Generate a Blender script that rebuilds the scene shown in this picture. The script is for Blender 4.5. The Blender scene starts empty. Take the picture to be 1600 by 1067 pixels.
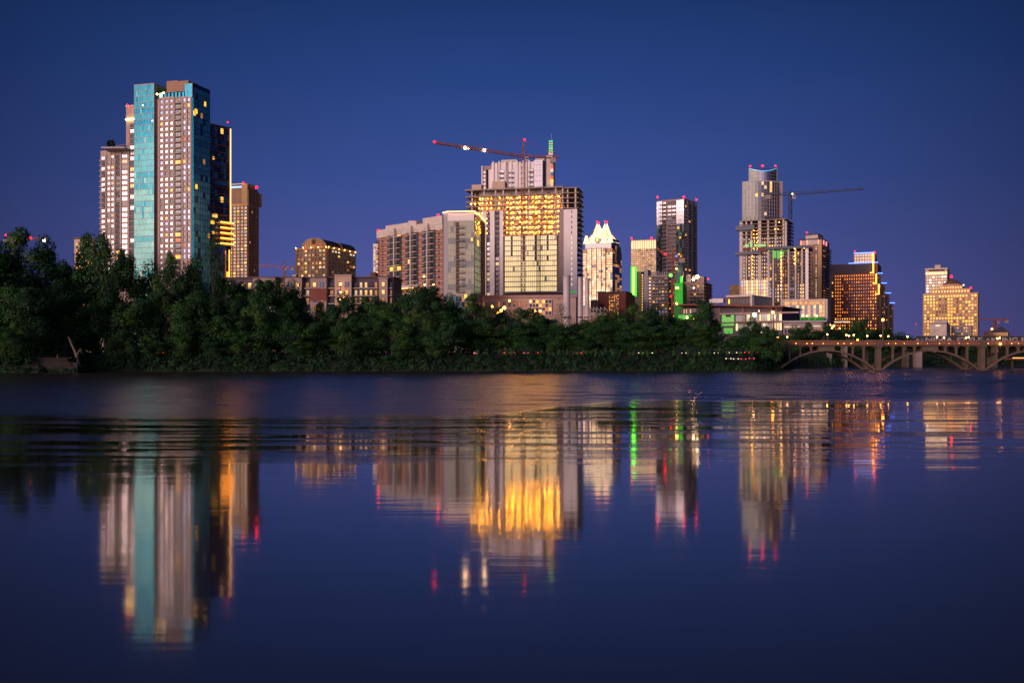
import bpy, math, random
from mathutils import Vector, Matrix
R = random.Random(7)
C = bpy.context.scene.collection
sc = bpy.context.scene
# ------------------------------------------------------------ camera
F = 1556.0; CAMZ = 4.5; HY = 552.0      # focal length in photo pixels, eye height, horizon row
cam = bpy.data.cameras.new('camera'); camo = bpy.data.objects.new('camera', cam); C.objects.link(camo)
camo.location = (0, 0, CAMZ); camo.rotation_euler = (math.radians(90), 0, 0)
cam.lens = 36 * F / 1600; cam.sensor_width = 36; cam.shift_y = 18.5 / 1600
cam.clip_start = 0.5; cam.clip_end = 30000
sc.camera = camo
# ------------------------------------------------------------ world: dusk sky
def lin(c): return tuple((x/255/12.92) if x/255 <= .04045 else ((x/255+.055)/1.055)**2.4 for x in c)
w = bpy.data.worlds.new('World'); sc.world = w; w.use_nodes = True
nt = w.node_tree; N = nt.nodes; L = nt.links; N.clear()
def nd(tree, t, **k):
    n = tree.nodes.new(t)
    for a, b in k.items(): setattr(n, a, b)
    return n
def mth(tree, op, a, b=None, c=None, clamp=False):
    n = tree.nodes.new('ShaderNodeMath'); n.operation = op; n.use_clamp = clamp
    for i, v in enumerate((a, b, c)):
        if v is None: continue
        if isinstance(v, (int, float)): n.inputs[i].default_value = v
        else: tree.links.new(v, n.inputs[i])
    return n.outputs[0]
def ramp(tree, fac, stops, interp='EASE'):
    r = tree.nodes.new('ShaderNodeValToRGB'); cr = r.color_ramp; cr.interpolation = interp
    while len(cr.elements) > 1: cr.elements.remove(cr.elements[-1])
    for i, (p, c) in enumerate(stops):
        e = cr.elements[0] if i == 0 else cr.elements.new(p)
        e.position = p; e.color = (*c, 1)
    tree.links.new(fac, r.inputs[0]); return r.outputs[0]
SUNAZ = (-0.66, -0.75)                  # the afterglow is behind the camera, to its left
tc = nd(nt, 'ShaderNodeTexCoord'); sep = nd(nt, 'ShaderNodeSeparateXYZ'); L.new(tc.outputs['Generated'], sep.inputs[0])
base = ramp(nt, sep.outputs[2], [(0, lin((97, 93, 162))), (.07, lin((82, 89, 156))), (.17, lin((58, 79, 146))), (.27, lin((39, 66, 128))), (.36, lin((24, 50, 100))), (1, lin((12, 22, 52)))], 'LINEAR')
x2 = mth(nt, 'MULTIPLY', sep.outputs[0], sep.outputs[0])
vig = mth(nt, 'SUBTRACT', 1.0, mth(nt, 'MULTIPLY', x2, 2.5), clamp=True)
vig = mth(nt, 'MAXIMUM', vig, 0.45)
cn = nd(nt, 'ShaderNodeTexNoise'); cn.inputs['Scale'].default_value = 2.2; cn.inputs['Detail'].default_value = 6; cm_ = nd(nt, 'ShaderNodeMapping'); cm_.inputs['Scale'].default_value = (1, 1, 4); L.new(tc.outputs['Generated'], cm_.inputs[0]); L.new(cm_.outputs[0], cn.inputs['Vector']); vig = mth(nt, 'MULTIPLY', vig, mth(nt, 'MULTIPLY_ADD', cn.outputs[0], .16, .92))
v3 = nd(nt, 'ShaderNodeVectorMath', operation='SCALE'); L.new(base, v3.inputs[0]); L.new(vig, v3.inputs['Scale'])
dot = mth(nt, 'ADD', mth(nt, 'MULTIPLY', sep.outputs[0], SUNAZ[0]), mth(nt, 'MULTIPLY', sep.outputs[1], SUNAZ[1]))
gl = ramp(nt, dot, [(0, (0, 0, 0)), (.2, (.10, .10, .10)), (.75, (.75, .75, .75)), (1, (1, 1, 1))], 'EASE')
ge = ramp(nt, sep.outputs[2], [(0, (1.25, .80, .66)), (.12, (1.0, .74, .72)), (.35, (.46, .46, .62)), (.8, (.06, .07, .13))], 'LINEAR')
gm = nd(nt, 'ShaderNodeVectorMath', operation='MULTIPLY'); L.new(gl, gm.inputs[0]); L.new(ge, gm.inputs[1])
ad = nd(nt, 'ShaderNodeVectorMath', operation='ADD'); L.new(v3.outputs[0], ad.inputs[0]); L.new(gm.outputs[0], ad.inputs[1])
bg = nd(nt, 'ShaderNodeBackground'); L.new(ad.outputs[0], bg.inputs[0]); bg.inputs[1].default_value = 1.0
wo = nd(nt, 'ShaderNodeOutputWorld'); L.new(bg.outputs[0], wo.inputs[0])
# ------------------------------------------------------------ afterglow as one broad, weak sun
sl = bpy.data.lights.new('sun', 'SUN'); so = bpy.data.objects.new('sun', sl); C.objects.link(so)
sl.energy = 2.2; sl.angle = math.radians(24); sl.color = (1.0, .69, .56)
so.rotation_euler = Vector((-SUNAZ[0], -SUNAZ[1], -0.16)).to_track_quat('-Z', 'Y').to_euler()
sc.view_settings.view_transform = 'Standard'; sc.view_settings.look = 'None'
sc.view_settings.exposure = 0.0; sc.view_settings.gamma = 1.0
sc.cycles.use_denoising = True; sc.cycles.sample_clamp_indirect = 80; sc.cycles.max_bounces = 6
sc.cycles.caustics_reflective = False

# ------------------------------------------------------------ materials
def mat(name, col, rough=.8, metal=0.0, var=.18, scale=.25, bump=0.0, spec=.5):
    m = bpy.data.materials.new(name); m.use_nodes = True; t = m.node_tree; b = t.nodes['Principled BSDF']
    b.inputs['Roughness'].default_value = rough; b.inputs['Metallic'].default_value = metal
    b.inputs['Specular IOR Level'].default_value = spec
    g = nd(t, 'ShaderNodeNewGeometry'); n = nd(t, 'ShaderNodeTexNoise'); n.inputs['Scale'].default_value = scale; n.inputs['Detail'].default_value = 5
    t.links.new(g.outputs['Position'], n.inputs['Vector'])
    f = mth(t, 'MULTIPLY_ADD', n.outputs[0], 2*var*1.6, 1-var*1.6)
    v = nd(t, 'ShaderNodeVectorMath', operation='SCALE'); v.inputs[0].default_value = col; t.links.new(f, v.inputs['Scale'])
    t.links.new(v.outputs[0], b.inputs['Base Color'])
    if bump:
        bp = nd(t, 'ShaderNodeBump'); bp.inputs['Strength'].default_value = bump; bp.inputs['Distance'].default_value = .3
        t.links.new(n.outputs[0], bp.inputs['Height']); t.links.new(bp.outputs[0], b.inputs['Normal'])
    return m
def emi(name, col, s=1.0, var=.5, scale=.6, sampled=False):
    m = bpy.data.materials.new(name); m.use_nodes = True; t = m.node_tree; b = t.nodes['Principled BSDF']
    b.inputs['Base Color'].default_value = (*[min(1, c*.3+.02) for c in col], 1); b.inputs['Roughness'].default_value = .25
    b.inputs['Emission Color'].default_value = (*col, 1)
    if var:
        g = nd(t, 'ShaderNodeNewGeometry'); n = nd(t, 'ShaderNodeTexNoise'); n.inputs['Scale'].default_value = scale; n.inputs['Detail'].default_value = 2
        t.links.new(g.outputs['Position'], n.inputs['Vector'])
        f = mth(t, 'MULTIPLY_ADD', n.outputs[0], 2*s*var*1.7, s*(1-var*1.7)); f = mth(t, 'MAXIMUM', f, s*.12)
        t.links.new(f, b.inputs['Emission Strength'])
    else: b.inputs['Emission Strength'].default_value = s
    m.cycles.emission_sampling = 'AUTO' if sampled else 'NONE'
    return m
M = {}
def dm(k, *a, **q): M[k] = mat(k, *a, **q)
def de(k, *a, **q): M[k] = emi(k, *a, **q)
dm('pink_stone', (.46, .33, .29)); dm('beige', (.58, .44, .33)); dm('brown_wall', (.34, .20, .13)); dm('dark_brown', (.14, .08, .06))
dm('brick', (.34, .155, .12), scale=.5); dm('red_brick', (.22, .06, .045)); dm('pale_concrete', (.62, .52, .47)); dm('concrete', (.36, .28, .25))
dm('white_panel', (.88, .78, .78), var=.06); dm('grey_panel', (.42, .40, .44), var=.08); dm('mauve_wall', (.36, .26, .26)); dm('purple_dark', (.10, .075, .10))
dm('dark_metal', (.05, .045, .05), rough=.5); dm('roof_dark', (.06, .05, .07)); dm('rust_steel', (.30, .10, .06), rough=.55); dm('blue_steel', (.05, .06, .12), rough=.5)
dm('white_steel', (.6, .5, .52), rough=.5); dm('black_rail', (.02, .02, .025), rough=.5)
dm('mullion', (.40, .30, .32), rough=.5); dm('mullion_dark', (.08, .06, .06), rough=.5)
dm('teal_a', (.014, .125, .175), rough=.2, metal=.9, var=.12, scale=.12); dm('teal_b', (.035, .15, .18), rough=.22, metal=.9, var=.12, scale=.12); dm('teal_c', (.006, .10, .17), rough=.18, metal=.9, var=.1); dm('teal_pale', (.075, .19, .195), rough=.25, metal=.85)
dm('teal_dark', (.17, .52, .44), rough=.2, metal=.85, var=.3); dm('teal_dark_b', (.12, .40, .36), rough=.2, metal=.8, var=.3)
dm('glass_dark', (.03, .035, .055), rough=.12, metal=.3, spec=.8); dm('glass_blue', (.16, .20, .34), rough=.18, metal=.9); dm('glass_sky', (.50, .46, .50), rough=.25, metal=.92, var=.12)
dm('glass_grey', (.17, .185, .19), rough=.5, metal=.9, var=.15); dm('glass_green', (.27, .27, .21), rough=.35, metal=.8, var=.12); dm('green_net', (.02, .34, .04), rough=.9)
dm('green_glass_dark', (.07, .14, .12), rough=.25, metal=.8); dm('ochre', (.58, .36, .17)); dm('gold_lit_wall', (.70, .42, .20)); dm('dark_concrete', (.17, .13, .12))  # gold walls: warm city light put into the wall colour
dm('asphalt', (.05, .05, .055)); dm('bark', (.09, .065, .05), scale=3); dm('dead_wood', (.16, .11, .09), scale=3); dm('planks', (.026, .017, .015), scale=2)
dm('earth', (.035, .035, .025), scale=.2); dm('bridge_stone', (.135, .092, .07), scale=.4, var=.3); dm('bridge_rail', (.30, .12, .075)); dm('rubber', (.015, .015, .015))  # bridge_rail: orange lamplight put into the railing's colour
dm('car_dark', (.03, .03, .035), rough=.35); dm('car_grey', (.16, .16, .17), rough=.35); dm('graffiti_black', (.035, .035, .04)); dm('graffiti_white', (.42, .38, .36)); dm('graffiti_blue', (.12, .2, .35))
de('lit_orange', (1, .27, .025), 1.4); de('lit_amber', (1, .42, .05), 1.7); de('lit_warm', (1, .52, .16), 1.35); de('lit_pale', (1, .70, .42), .72, var=.35); de('lit_white', (1, .82, .62), .95, var=.3)
de('lit_red', (1, .16, .04), .6); de('lit_dim', (1, .40, .12), .34); de('lit_green_pale', (1, .73, .36), .92, var=.2, scale=.25); de('lit_yellow', (1, .56, .07), 1.6)
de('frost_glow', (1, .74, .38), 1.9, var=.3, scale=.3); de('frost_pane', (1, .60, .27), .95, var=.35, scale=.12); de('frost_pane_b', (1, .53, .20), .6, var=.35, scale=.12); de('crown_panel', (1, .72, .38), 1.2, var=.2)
de('strip_warm', (1, .42, .13), 3.6, var=0, sampled=True); de('strip_gold', (1, .30, .035), 6.5, var=0, sampled=True); de('strip_yellow', (1, .58, .16), 14, var=0, sampled=True); de('strip_blue', (.06, .16, 1), 5, var=0, sampled=True); de('strip_cyan', (.08, .55, 1), 1.1, var=0, sampled=True); de('strip_pink', (1, .36, .42), 1.1, var=0)
de('strip_green', (.09, 1, .03), 10, var=0, sampled=True); de('glow_green', (.01, .50, .01), .6, var=.2); de('green_edge', (.05, .9, .02), 1.2, var=0)  # glow_green: netting and curtains given green light of their own
de('string_lamp', (1, .36, .035), 40, var=0, sampled=True); de('beacon', (1, .002, .006), 22, var=0); de('work_lamp', (1, .36, .026), 380, var=0, sampled=True); de('flood', (1, .60, .28), 45, var=0); de('lamp_orange', (1, .27, .03), 28, var=0, sampled=True); de('lamp_warm', (1, .42, .09), 22, var=0, sampled=True)
de('tail', (1, .02, .005), 3.5, var=0); de('head', (1, .72, .4), 3, var=0); de('lamp_green', (.1, 1, .05), 3, var=0); de('lamp_blue', (.08, .16, 1), 2.5, var=0); de('lamp_white', (1, .85, .7), 3, var=0)

# ------------------------------------------------------------ geometry helpers
def wx(px, Y): return (px-800)/F*Y
def wz(py, Y): return CAMZ+(HY-py)/F*Y
class Fr:                                # a vertical plane: u along it, n outward (towards the viewer), z up
    def __init__(s, p0, p1):
        s.p = Vector((p0[0], p0[1])); d = Vector((p1[0], p1[1]))-s.p; s.len = d.length; s.u = d.normalized(); s.n = Vector((s.u.y, -s.u.x)); s.rot = math.atan2(s.u.y, s.u.x)
    def pt(s, u, n, z): q = s.p+s.u*u+s.n*n; return (q.x, q.y, z)
    def at(s, px): k = (px-800)/F; return (k*s.p.y-s.p.x)/(s.u.x-k*s.u.y)
class MB:
    def __init__(s): s.v = []; s.f = []; s.m = []; s.k = []
    def mi(s, m):
        if m not in s.k: s.k.append(m)
        return s.k.index(m)
    def poly(s, pts, m): i = len(s.v); s.v += [tuple(p) for p in pts]; s.f.append(tuple(range(i, i+len(pts)))); s.m.append(s.mi(m))
    def hexa(s, p, m):
        i = len(s.v); s.v += [tuple(q) for q in p]; k = s.mi(m)
        for f in ((3, 2, 1, 0), (4, 5, 6, 7), (0, 1, 5, 4), (1, 2, 6, 5), (2, 3, 7, 6), (3, 0, 4, 7)): s.f.append(tuple(i+j for j in f)); s.m.append(k)
    def fb(s, fr, u0, u1, n0, n1, z0, z1, m):
        s.hexa([fr.pt(u0, n1, z0), fr.pt(u1, n1, z0), fr.pt(u1, n0, z0), fr.pt(u0, n0, z0), fr.pt(u0, n1, z1), fr.pt(u1, n1, z1), fr.pt(u1, n0, z1), fr.pt(u0, n0, z1)], m)
    def box(s, x0, x1, y0, y1, z0, z1, m): s.hexa([(x0, y0, z0), (x1, y0, z0), (x1, y1, z0), (x0, y1, z0), (x0, y0, z1), (x1, y0, z1), (x1, y1, z1), (x0, y1, z1)], m)
    def prism(s, pts, z0, z1, m, top=None):
        n = len(pts); i = len(s.v); s.v += [(p[0], p[1], z0) for p in pts]+[(p[0], p[1], z1) for p in pts]; k = s.mi(m)
        for j in range(n): s.f.append((i+j, i+(j+1) % n, i+n+(j+1) % n, i+n+j)); s.m.append(k)
        s.f.append(tuple(i+n+j for j in range(n))); s.m.append(s.mi(top or m)); s.f.append(tuple(i+n-1-j for j in range(n))); s.m.append(k)
    def bar(s, a, b, r, m, r2=None, n=4):
        a = Vector(a); b = Vector(b); d = (b-a).normalized(); r2 = r if r2 is None else r2
        x = d.cross(Vector((0, 0, 1)));  x = Vector((1, 0, 0)) if x.length < .01 else x.normalized(); y = d.cross(x)
        i = len(s.v); k = s.mi(m)
        for q, rr in ((a, r), (b, r2)):
            for j in range(n):
                t = 2*math.pi*(j+.5)/n; s.v.append(tuple(q+x*math.cos(t)*rr+y*math.sin(t)*rr))
        for j in range(n): s.f.append((i+j, i+(j+1) % n, i+n+(j+1) % n, i+n+j)); s.m.append(k)
        s.f.append(tuple(i+n-1-j for j in range(n))); s.m.append(k); s.f.append(tuple(i+n+j for j in range(n))); s.m.append(k)
    def ball(s, c, r, m, seg=8, rings=5):
        i = len(s.v); k = s.mi(m); s.v.append((c[0], c[1], c[2]-r))
        for a in range(1, rings):
            t = math.pi*a/rings
            for j in range(seg): p = 2*math.pi*j/seg; s.v.append((c[0]+r*math.sin(t)*math.cos(p), c[1]+r*math.sin(t)*math.sin(p), c[2]-r*math.cos(t)))
        s.v.append((c[0], c[1], c[2]+r)); e = len(s.v)-1
        for j in range(seg): s.f.append((i, i+1+(j+1) % seg, i+1+j)); s.m.append(k); b = i+1+(rings-2)*seg; s.f.append((b+j, b+(j+1) % seg, e)); s.m.append(k)
        for a in range(rings-2):
            for j in range(seg): q = i+1+a*seg; s.f.append((q+j, q+(j+1) % seg, q+seg+(j+1) % seg, q+seg+j)); s.m.append(k)
    def mesh(s, name, off=(0, 0, 0)):
        me = bpy.data.meshes.new(name); o = off
        me.from_pydata([(v[0]-o[0], v[1]-o[1], v[2]-o[2]) for v in s.v], [], s.f)
        for k in s.k: me.materials.append(M[k])
        me.polygons.foreach_set('material_index', s.m); me.update(); return me
    def build(s, name, parent=None, kind=None, label=None):
        if not s.f: return None
        off = Vector((0, 0, 0)); p = parent
        while p is not None: off += p.location; p = p.parent
        o = bpy.data.objects.new(name, s.mesh(name, off)); C.objects.link(o)
        if parent is not None: o.parent = parent
        if kind: o['kind'] = kind
        if label: o['label'] = label
        return o
def tag(o, label, cat, group=None):
    o['label'] = label; o['category'] = cat
    if group: o['group'] = group
    return o
def empty(name, loc, label, cat, group=None):
    o = bpy.data.objects.new(name, None); C.objects.link(o); o.location = loc; return tag(o, label, cat, group)
def inst(name, me, parent, world, rot=0):
    o = bpy.data.objects.new(name, me); C.objects.link(o); o.parent = parent; o.location = Vector(world)-parent.location; o.rotation_euler = (0, 0, rot); return o
def pick(ch):
    if isinstance(ch, str): return ch
    t = R.random()*sum(w for _, w in ch)
    for m, w in ch:
        t -= w
        if t <= 0: return m
    return ch[-1][0]
_wm = {}
def winmesh(w, h, m, fm):
    k = (round(w, 2), round(h, 2), m, fm)
    if k not in _wm:
        b = MB(); fr = Fr((-w/2, 0), (w/2, 0)); t = min(.16, w*.1)
        b.fb(fr, 0, w, 0.0, .06, -h/2, h/2, m)
        for a in ((0, t, -h/2, h/2), (w-t, w, -h/2, h/2), (t, w-t, h/2-t, h/2), (t, w-t, -h/2, -h/2+t)): b.fb(fr, a[0], a[1], .001, .16, a[2], a[3], fm)
        if w > 1.6: b.fb(fr, w/2-.05, w/2+.05, .061, .12, -h/2+t, h/2-t, fm)
        _wm[k] = (b, b.mesh('window'))
    return _wm[k]
class B:
    def __init__(s, name, label, cat, pxL, pxC, pxR, Y, top, wall, th=.3, t=None, base=4.0, vis=470):
        s.Y = Y; s.base = base; s.vis = vis; s.wallm = wall; c, sn = math.cos(th), math.sin(th)
        kL = (pxL-800)/F; xC = wx(pxC, Y); q = (xC-kL*Y)/(c+kL*sn)
        Lp = (xC-q*c, Y+q*sn); Cp = (xC, Y)
        if pxR is not None:
            kR = (pxR-800)/F; D = kR*Y-xC; den = sn-kR*c
            if den <= 0 or D/den > 48:                 # turn the block until its right side shows, with a depth of 28 m
                th = math.atan(kR)+math.asin(min(.9, D/(28*math.hypot(1, kR)))); c, sn = math.cos(th), math.sin(th); q = (xC-kL*Y)/(c+kL*sn); Lp = (xC-q*c, Y+q*sn); den = sn-kR*c
            t = D/den
        Rp = (xC+t*sn, Y+t*c); s.L, s.C, s.R = Lp, Cp, Rp; s.K = (Lp[0]+Rp[0]-Cp[0], Lp[1]+Rp[1]-Cp[1])
        s.A = Fr(Lp, Cp); s.S = Fr(Cp, Rp); s.zt = wz(top, Y); s.root = empty(name, (Cp[0], Cp[1], base), label, cat)
        s.w = MB(); s.wins = []; s.bal = []
        if wall: s.w.prism([s.L, s.C, s.R, s.K], base, s.zt, wall, 'roof_dark')
    def z(s, py): return wz(py, s.Y)
    def fr(s, f): return s.A if f == 'A' else s.S
    def win(s, f, p0, p1, y0, y1, nc, nr, ch, wf=.6, hf=.6, fm='mullion_dark', name='window', off=0.0):
        f = s.fr(f); u0, u1 = f.at(p0), f.at(p1); z1, z0 = s.z(y0), s.z(y1); du = (u1-u0)/nc; dz = (z1-z0)/nr
        for r in range(nr):
            for c in range(nc):
                s.wins.append((f, u0+du*(c+.5), z0+dz*(r+.5), du*wf, dz*hf, ch(c, nr-1-r) if callable(ch) else pick(ch), fm, name, off))
    def bands(s, f, p0, p1, y0, y1, n, d=.3, h=.25, m=None):
        f = s.fr(f); u0, u1 = f.at(p0), f.at(p1); z1, z0 = s.z(y0), s.z(y1)
        for i in range(n+1): z = z0+(z1-z0)*i/n; s.w.fb(f, u0, u1, -.2, d, z-h/2, z+h/2, m or s.wallm)
    def ribs(s, f, p0, p1, y0, y1, n, d=.5, wd=.6, m=None):
        f = s.fr(f); u0, u1 = f.at(p0), f.at(p1); z1, z0 = s.z(y0), s.z(y1)
        for i in range(n+1): u = u0+(u1-u0)*i/n; s.w.fb(f, u-wd/2, u+wd/2, -.2, d, z0, z1, m or s.wallm)
    def curtain(s, f, p0, p1, y0, y1, nc, nr, ch, mul='mullion', name='glass_facade', d=.25, mw=.12, mh=.18, parent=None):
        f = s.fr(f); u0, u1 = f.at(p0), f.at(p1); z1, z0 = s.z(y0), s.z(y1); du = (u1-u0)/nc; dz = (z1-z0)/nr; b = MB()
        for r in range(nr):
            for c in range(nc):
                a, e, g, h = u0+du*c, u0+du*(c+1), z0+dz*r, z0+dz*(r+1); j = [R.uniform(-.004, .004) for _ in range(4)]
                b.poly([f.pt(a, d+j[0], g), f.pt(e, d+j[1], g), f.pt(e, d+j[2], h), f.pt(a, d+j[3], h)], ch(c, nr-1-r) if callable(ch) else pick(ch))
        for r in range(nr+1): z = z0+dz*r; b.fb(f, u0, u1, 0.0, d+.12, z-mh/2, z+mh/2, mul)
        for c in range(nc+1): u = u0+du*c; b.fb(f, u-mw/2, u+mw/2, .003, d+.07, z0, z1, mul)
        return b.build(name, s.root)
    def balconies(s, f, p0, p1, y0, y1, nr, depth=1.6, slab='concrete', rail='black_rail', rows=None, name='balcony', off=.02):
        f = s.fr(f); u0, u1 = f.at(p0), f.at(p1); z1, z0 = s.z(y0), s.z(y1); dz = (z1-z0)/nr; wd = abs(u1-u0)
        k = ('bal', round(wd, 2), depth, slab, rail)
        if k not in _wm:
            b = MB(); g = Fr((0, 0), (wd, 0)); b.fb(g, 0, wd, off, depth, -.12, .14, slab)
            for a in ((0, wd, depth-.05, depth), (0, .05, .05, depth-.06), (wd-.05, wd, .05, depth-.06)):
                b.fb(g, a[0], a[1], a[2], a[3], 1.0, 1.1, rail); b.fb(g, a[0], a[1], a[2], a[3], .22, .30, rail)
            n = max(2, int(wd/.7))
            for i in range(n+1): u = min(wd-.05, wd*i/n); b.fb(g, u, u+.05, depth-.045, depth-.005, .30, 1.0, rail)
            _wm[k] = (b, b.mesh('balcony'))
        for r in range(nr):
            if rows and r not in rows: continue
            s.bal.append((k, f.pt(u0, 0, z0+dz*r+.1), f.rot, name))
    def part(s, name, px0, px1, y0, y1, m, Y=None, dep=8, label=None):   # a block seen face on
        Y = Y or s.Y; b = MB(); b.box(wx(px0, Y), wx(px1, Y), Y, Y+dep, wz(y1, Y), wz(y0, Y), m); return b.build(name, s.root, None, label)
    def beacon(s, px, py, Y=None, r=.8, m='beacon', name='beacon'):
        r = r*.72 if m == 'beacon' else r
        Y = Y or s.Y; b = MB(); c = (wx(px, Y), Y, wz(py, Y)); b.bar((c[0], c[1], c[2]-3), (c[0], c[1], c[2]-r*.8), .12, 'dark_metal'); b.ball(c, r, m); return b.build(name, s.root)
    def strip(s, name, a, b, r, m): q = MB(); q.bar(a, b, r, m); return q.build(name, s.root)
    def fstrip(s, f, p0, p1, y0, y1, m, d0=.3, d1=.7, name='light_strip'):
        f = s.fr(f); q = MB(); q.fb(f, f.at(p0), f.at(p1), d0, d1, s.z(y1), s.z(y0), m); return q.build(name, s.root)
    def fin(s):
        s.w.build('wall', s.root)
        ws = s.wins
        def py(z): return HY-(z-CAMZ)/s.Y*F
        for nm in sorted({w[7] for w in ws}):
            g = [w for w in ws if w[7] == nm]
            vis = [w for w in g if py(w[2]) < s.vis]; hid = [w for w in g if py(w[2]) >= s.vis]
            vis.sort(key=lambda w: -round(w[3]*w[4], 1)); ind = vis[:100]; rest = vis[100:]+hid
            for (f, u, z, ww, h, m, fm, _, of) in ind: inst(nm, winmesh(ww, h, m, fm)[1], s.root, f.pt(u, of, z), f.rot)
            if rest:
                b = MB()
                for (f, u, z, ww, h, m, fm, _, of) in rest:
                    src = winmesh(ww, h, m, fm)[0]; i = len(b.v)
                    b.v += [f.pt(u+v[0], of-v[1], z+v[2]) for v in src.v]; b.f += [tuple(i+j for j in q) for q in src.f]; b.m += [b.mi(src.k[q]) for q in src.m]
                b.build(nm, s.root, 'stuff')
        bal = sorted(s.bal, key=lambda q: -q[1][2])
        for (k, p, rot, nm) in bal[:100]: inst(nm, _wm[k][1], s.root, p, rot)
        if bal[100:]:
            b = MB()
            for (k, p, rot, nm) in bal[100:]:
                src = _wm[k][0]; i = len(b.v); cs, sn = math.cos(rot), math.sin(rot)
                b.v += [(p[0]+v[0]*cs-v[1]*sn, p[1]+v[0]*sn+v[1]*cs, p[2]+v[2]) for v in src.v]; b.f += [tuple(i+j for j in q) for q in src.f]; b.m += [b.mi(src.k[q]) for q in src.m]
            b.build('balcony', s.root, 'stuff')
# ============================================================ THE SETTING
shore = [(-5000, 150), (-900, 212), (-100, 224), (60, 228), (140, 244), (600, 251), (1180, 256), (1222, 272), (1250, 318), (1400, 338), (2400, 350), (7000, 300)]
PROF = [(-1.5, -1.0), (0, .05), (1.5, .9), (4, 3.0), (6, 3.9), (14, 4.3), (30, 4.6), (200, 5), (1500, 6), (14000, 8)]
def shoreY(px):
    for (a, ya), (b_, yb) in zip(shore, shore[1:]):
        if a <= px <= b_: return ya+(yb-ya)*(px-a)/(b_-a)
def gz(px, Y):
    d = Y-shoreY(px)
    for (a, za), (e, ze) in zip(PROF, PROF[1:]):
        if a <= d <= e: return za+(ze-za)*(d-a)/(e-a)
    return -1
def build_ground():
    b = MB(); prof = PROF
    for i in range(len(shore)):
        k = (shore[i][0]-800)/F
        for d, z in prof: y = shore[i][1]+d; b.v.append((k*y, y, z))
    n = len(prof); b.mi('earth')
    for i in range(len(shore)-1):
        for j in range(n-1): b.f.append((i*n+j, (i+1)*n+j, (i+1)*n+j+1, i*n+j+1)); b.m.append(0)
    b.build('ground', None, 'structure')
build_ground()
wm = bpy.data.materials.new('water'); wm.use_nodes = True; t = wm.node_tree; bs = t.nodes['Principled BSDF']; l = t.links
bs.inputs['Base Color'].default_value = (.030, .021, .014, 1); bs.inputs['IOR'].default_value = 1.6; bs.inputs['Specular IOR Level'].default_value = .5
g = nd(t, 'ShaderNodeNewGeometry'); sp = nd(t, 'ShaderNodeSeparateXYZ'); l.new(g.outputs['Position'], sp.inputs[0])
def noise(scale, sx, sy, detail=3):
    v = nd(t, 'ShaderNodeMapping'); v.inputs['Scale'].default_value = (sx, sy, 1); l.new(g.outputs['Position'], v.inputs[0])
    n = nd(t, 'ShaderNodeTexNoise'); n.inputs['Scale'].default_value = scale; n.inputs['Detail'].default_value = detail; l.new(v.outputs[0], n.inputs['Vector']); return n.outputs[0]
def mr(v, a, b, c=0.0, d=1.0):
    n = nd(t, 'ShaderNodeMapRange'); n.interpolation_type = 'SMOOTHSTEP'; l.new(v, n.inputs[0])
    for i, q in enumerate((a, b, c, d)): n.inputs[i+1].default_value = q
    return n.outputs[0]
xo = mr(mth(t, 'DIVIDE', sp.outputs[0], sp.outputs[1]), -.05, .12)        # the breeze line lies farther out to the right
yw = mth(t, 'MULTIPLY_ADD', noise(1, .05, .03), 22, sp.outputs[1])
yw = mth(t, 'SUBTRACT', yw, mth(t, 'MULTIPLY', xo, 26))
far = mr(yw, 76, 84)                                                        # wind roughened band towards the far bank
mid = mth(t, 'MULTIPLY', mr(mth(t, 'MULTIPLY_ADD', noise(1, .10, .22), 20, sp.outputs[1]), 44, 66), mth(t, 'SUBTRACT', 1.0, far))
patch = mr(noise(1, .06, .5, 4), .46, .58)
rg = mth(t, 'MULTIPLY_ADD', far, .20, .065); rg = mth(t, 'MULTIPLY_ADD', mid, -.035, rg)
l.new(rg, bs.inputs['Roughness'])
ripple = mth(t, 'MULTIPLY', noise(1, 1.1, 7, 3), mth(t, 'MULTIPLY', mth(t, 'MULTIPLY', mid, patch), .022))
swell = mth(t, 'MULTIPLY', noise(1, .25, 1.1, 2), .004)
chop = mth(t, 'MULTIPLY', mth(t, 'MULTIPLY', noise(1, .8, 1.6, 2), far), .03)
hgt = mth(t, 'ADD', mth(t, 'ADD', ripple, swell), chop)
bp = nd(t, 'ShaderNodeBump'); bp.inputs['Distance'].default_value = 1.0; bp.inputs['Strength'].default_value = 1.0; l.new(hgt, bp.inputs['Height']); l.new(bp.outputs[0], bs.inputs['Normal'])
M['water'] = wm
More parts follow.
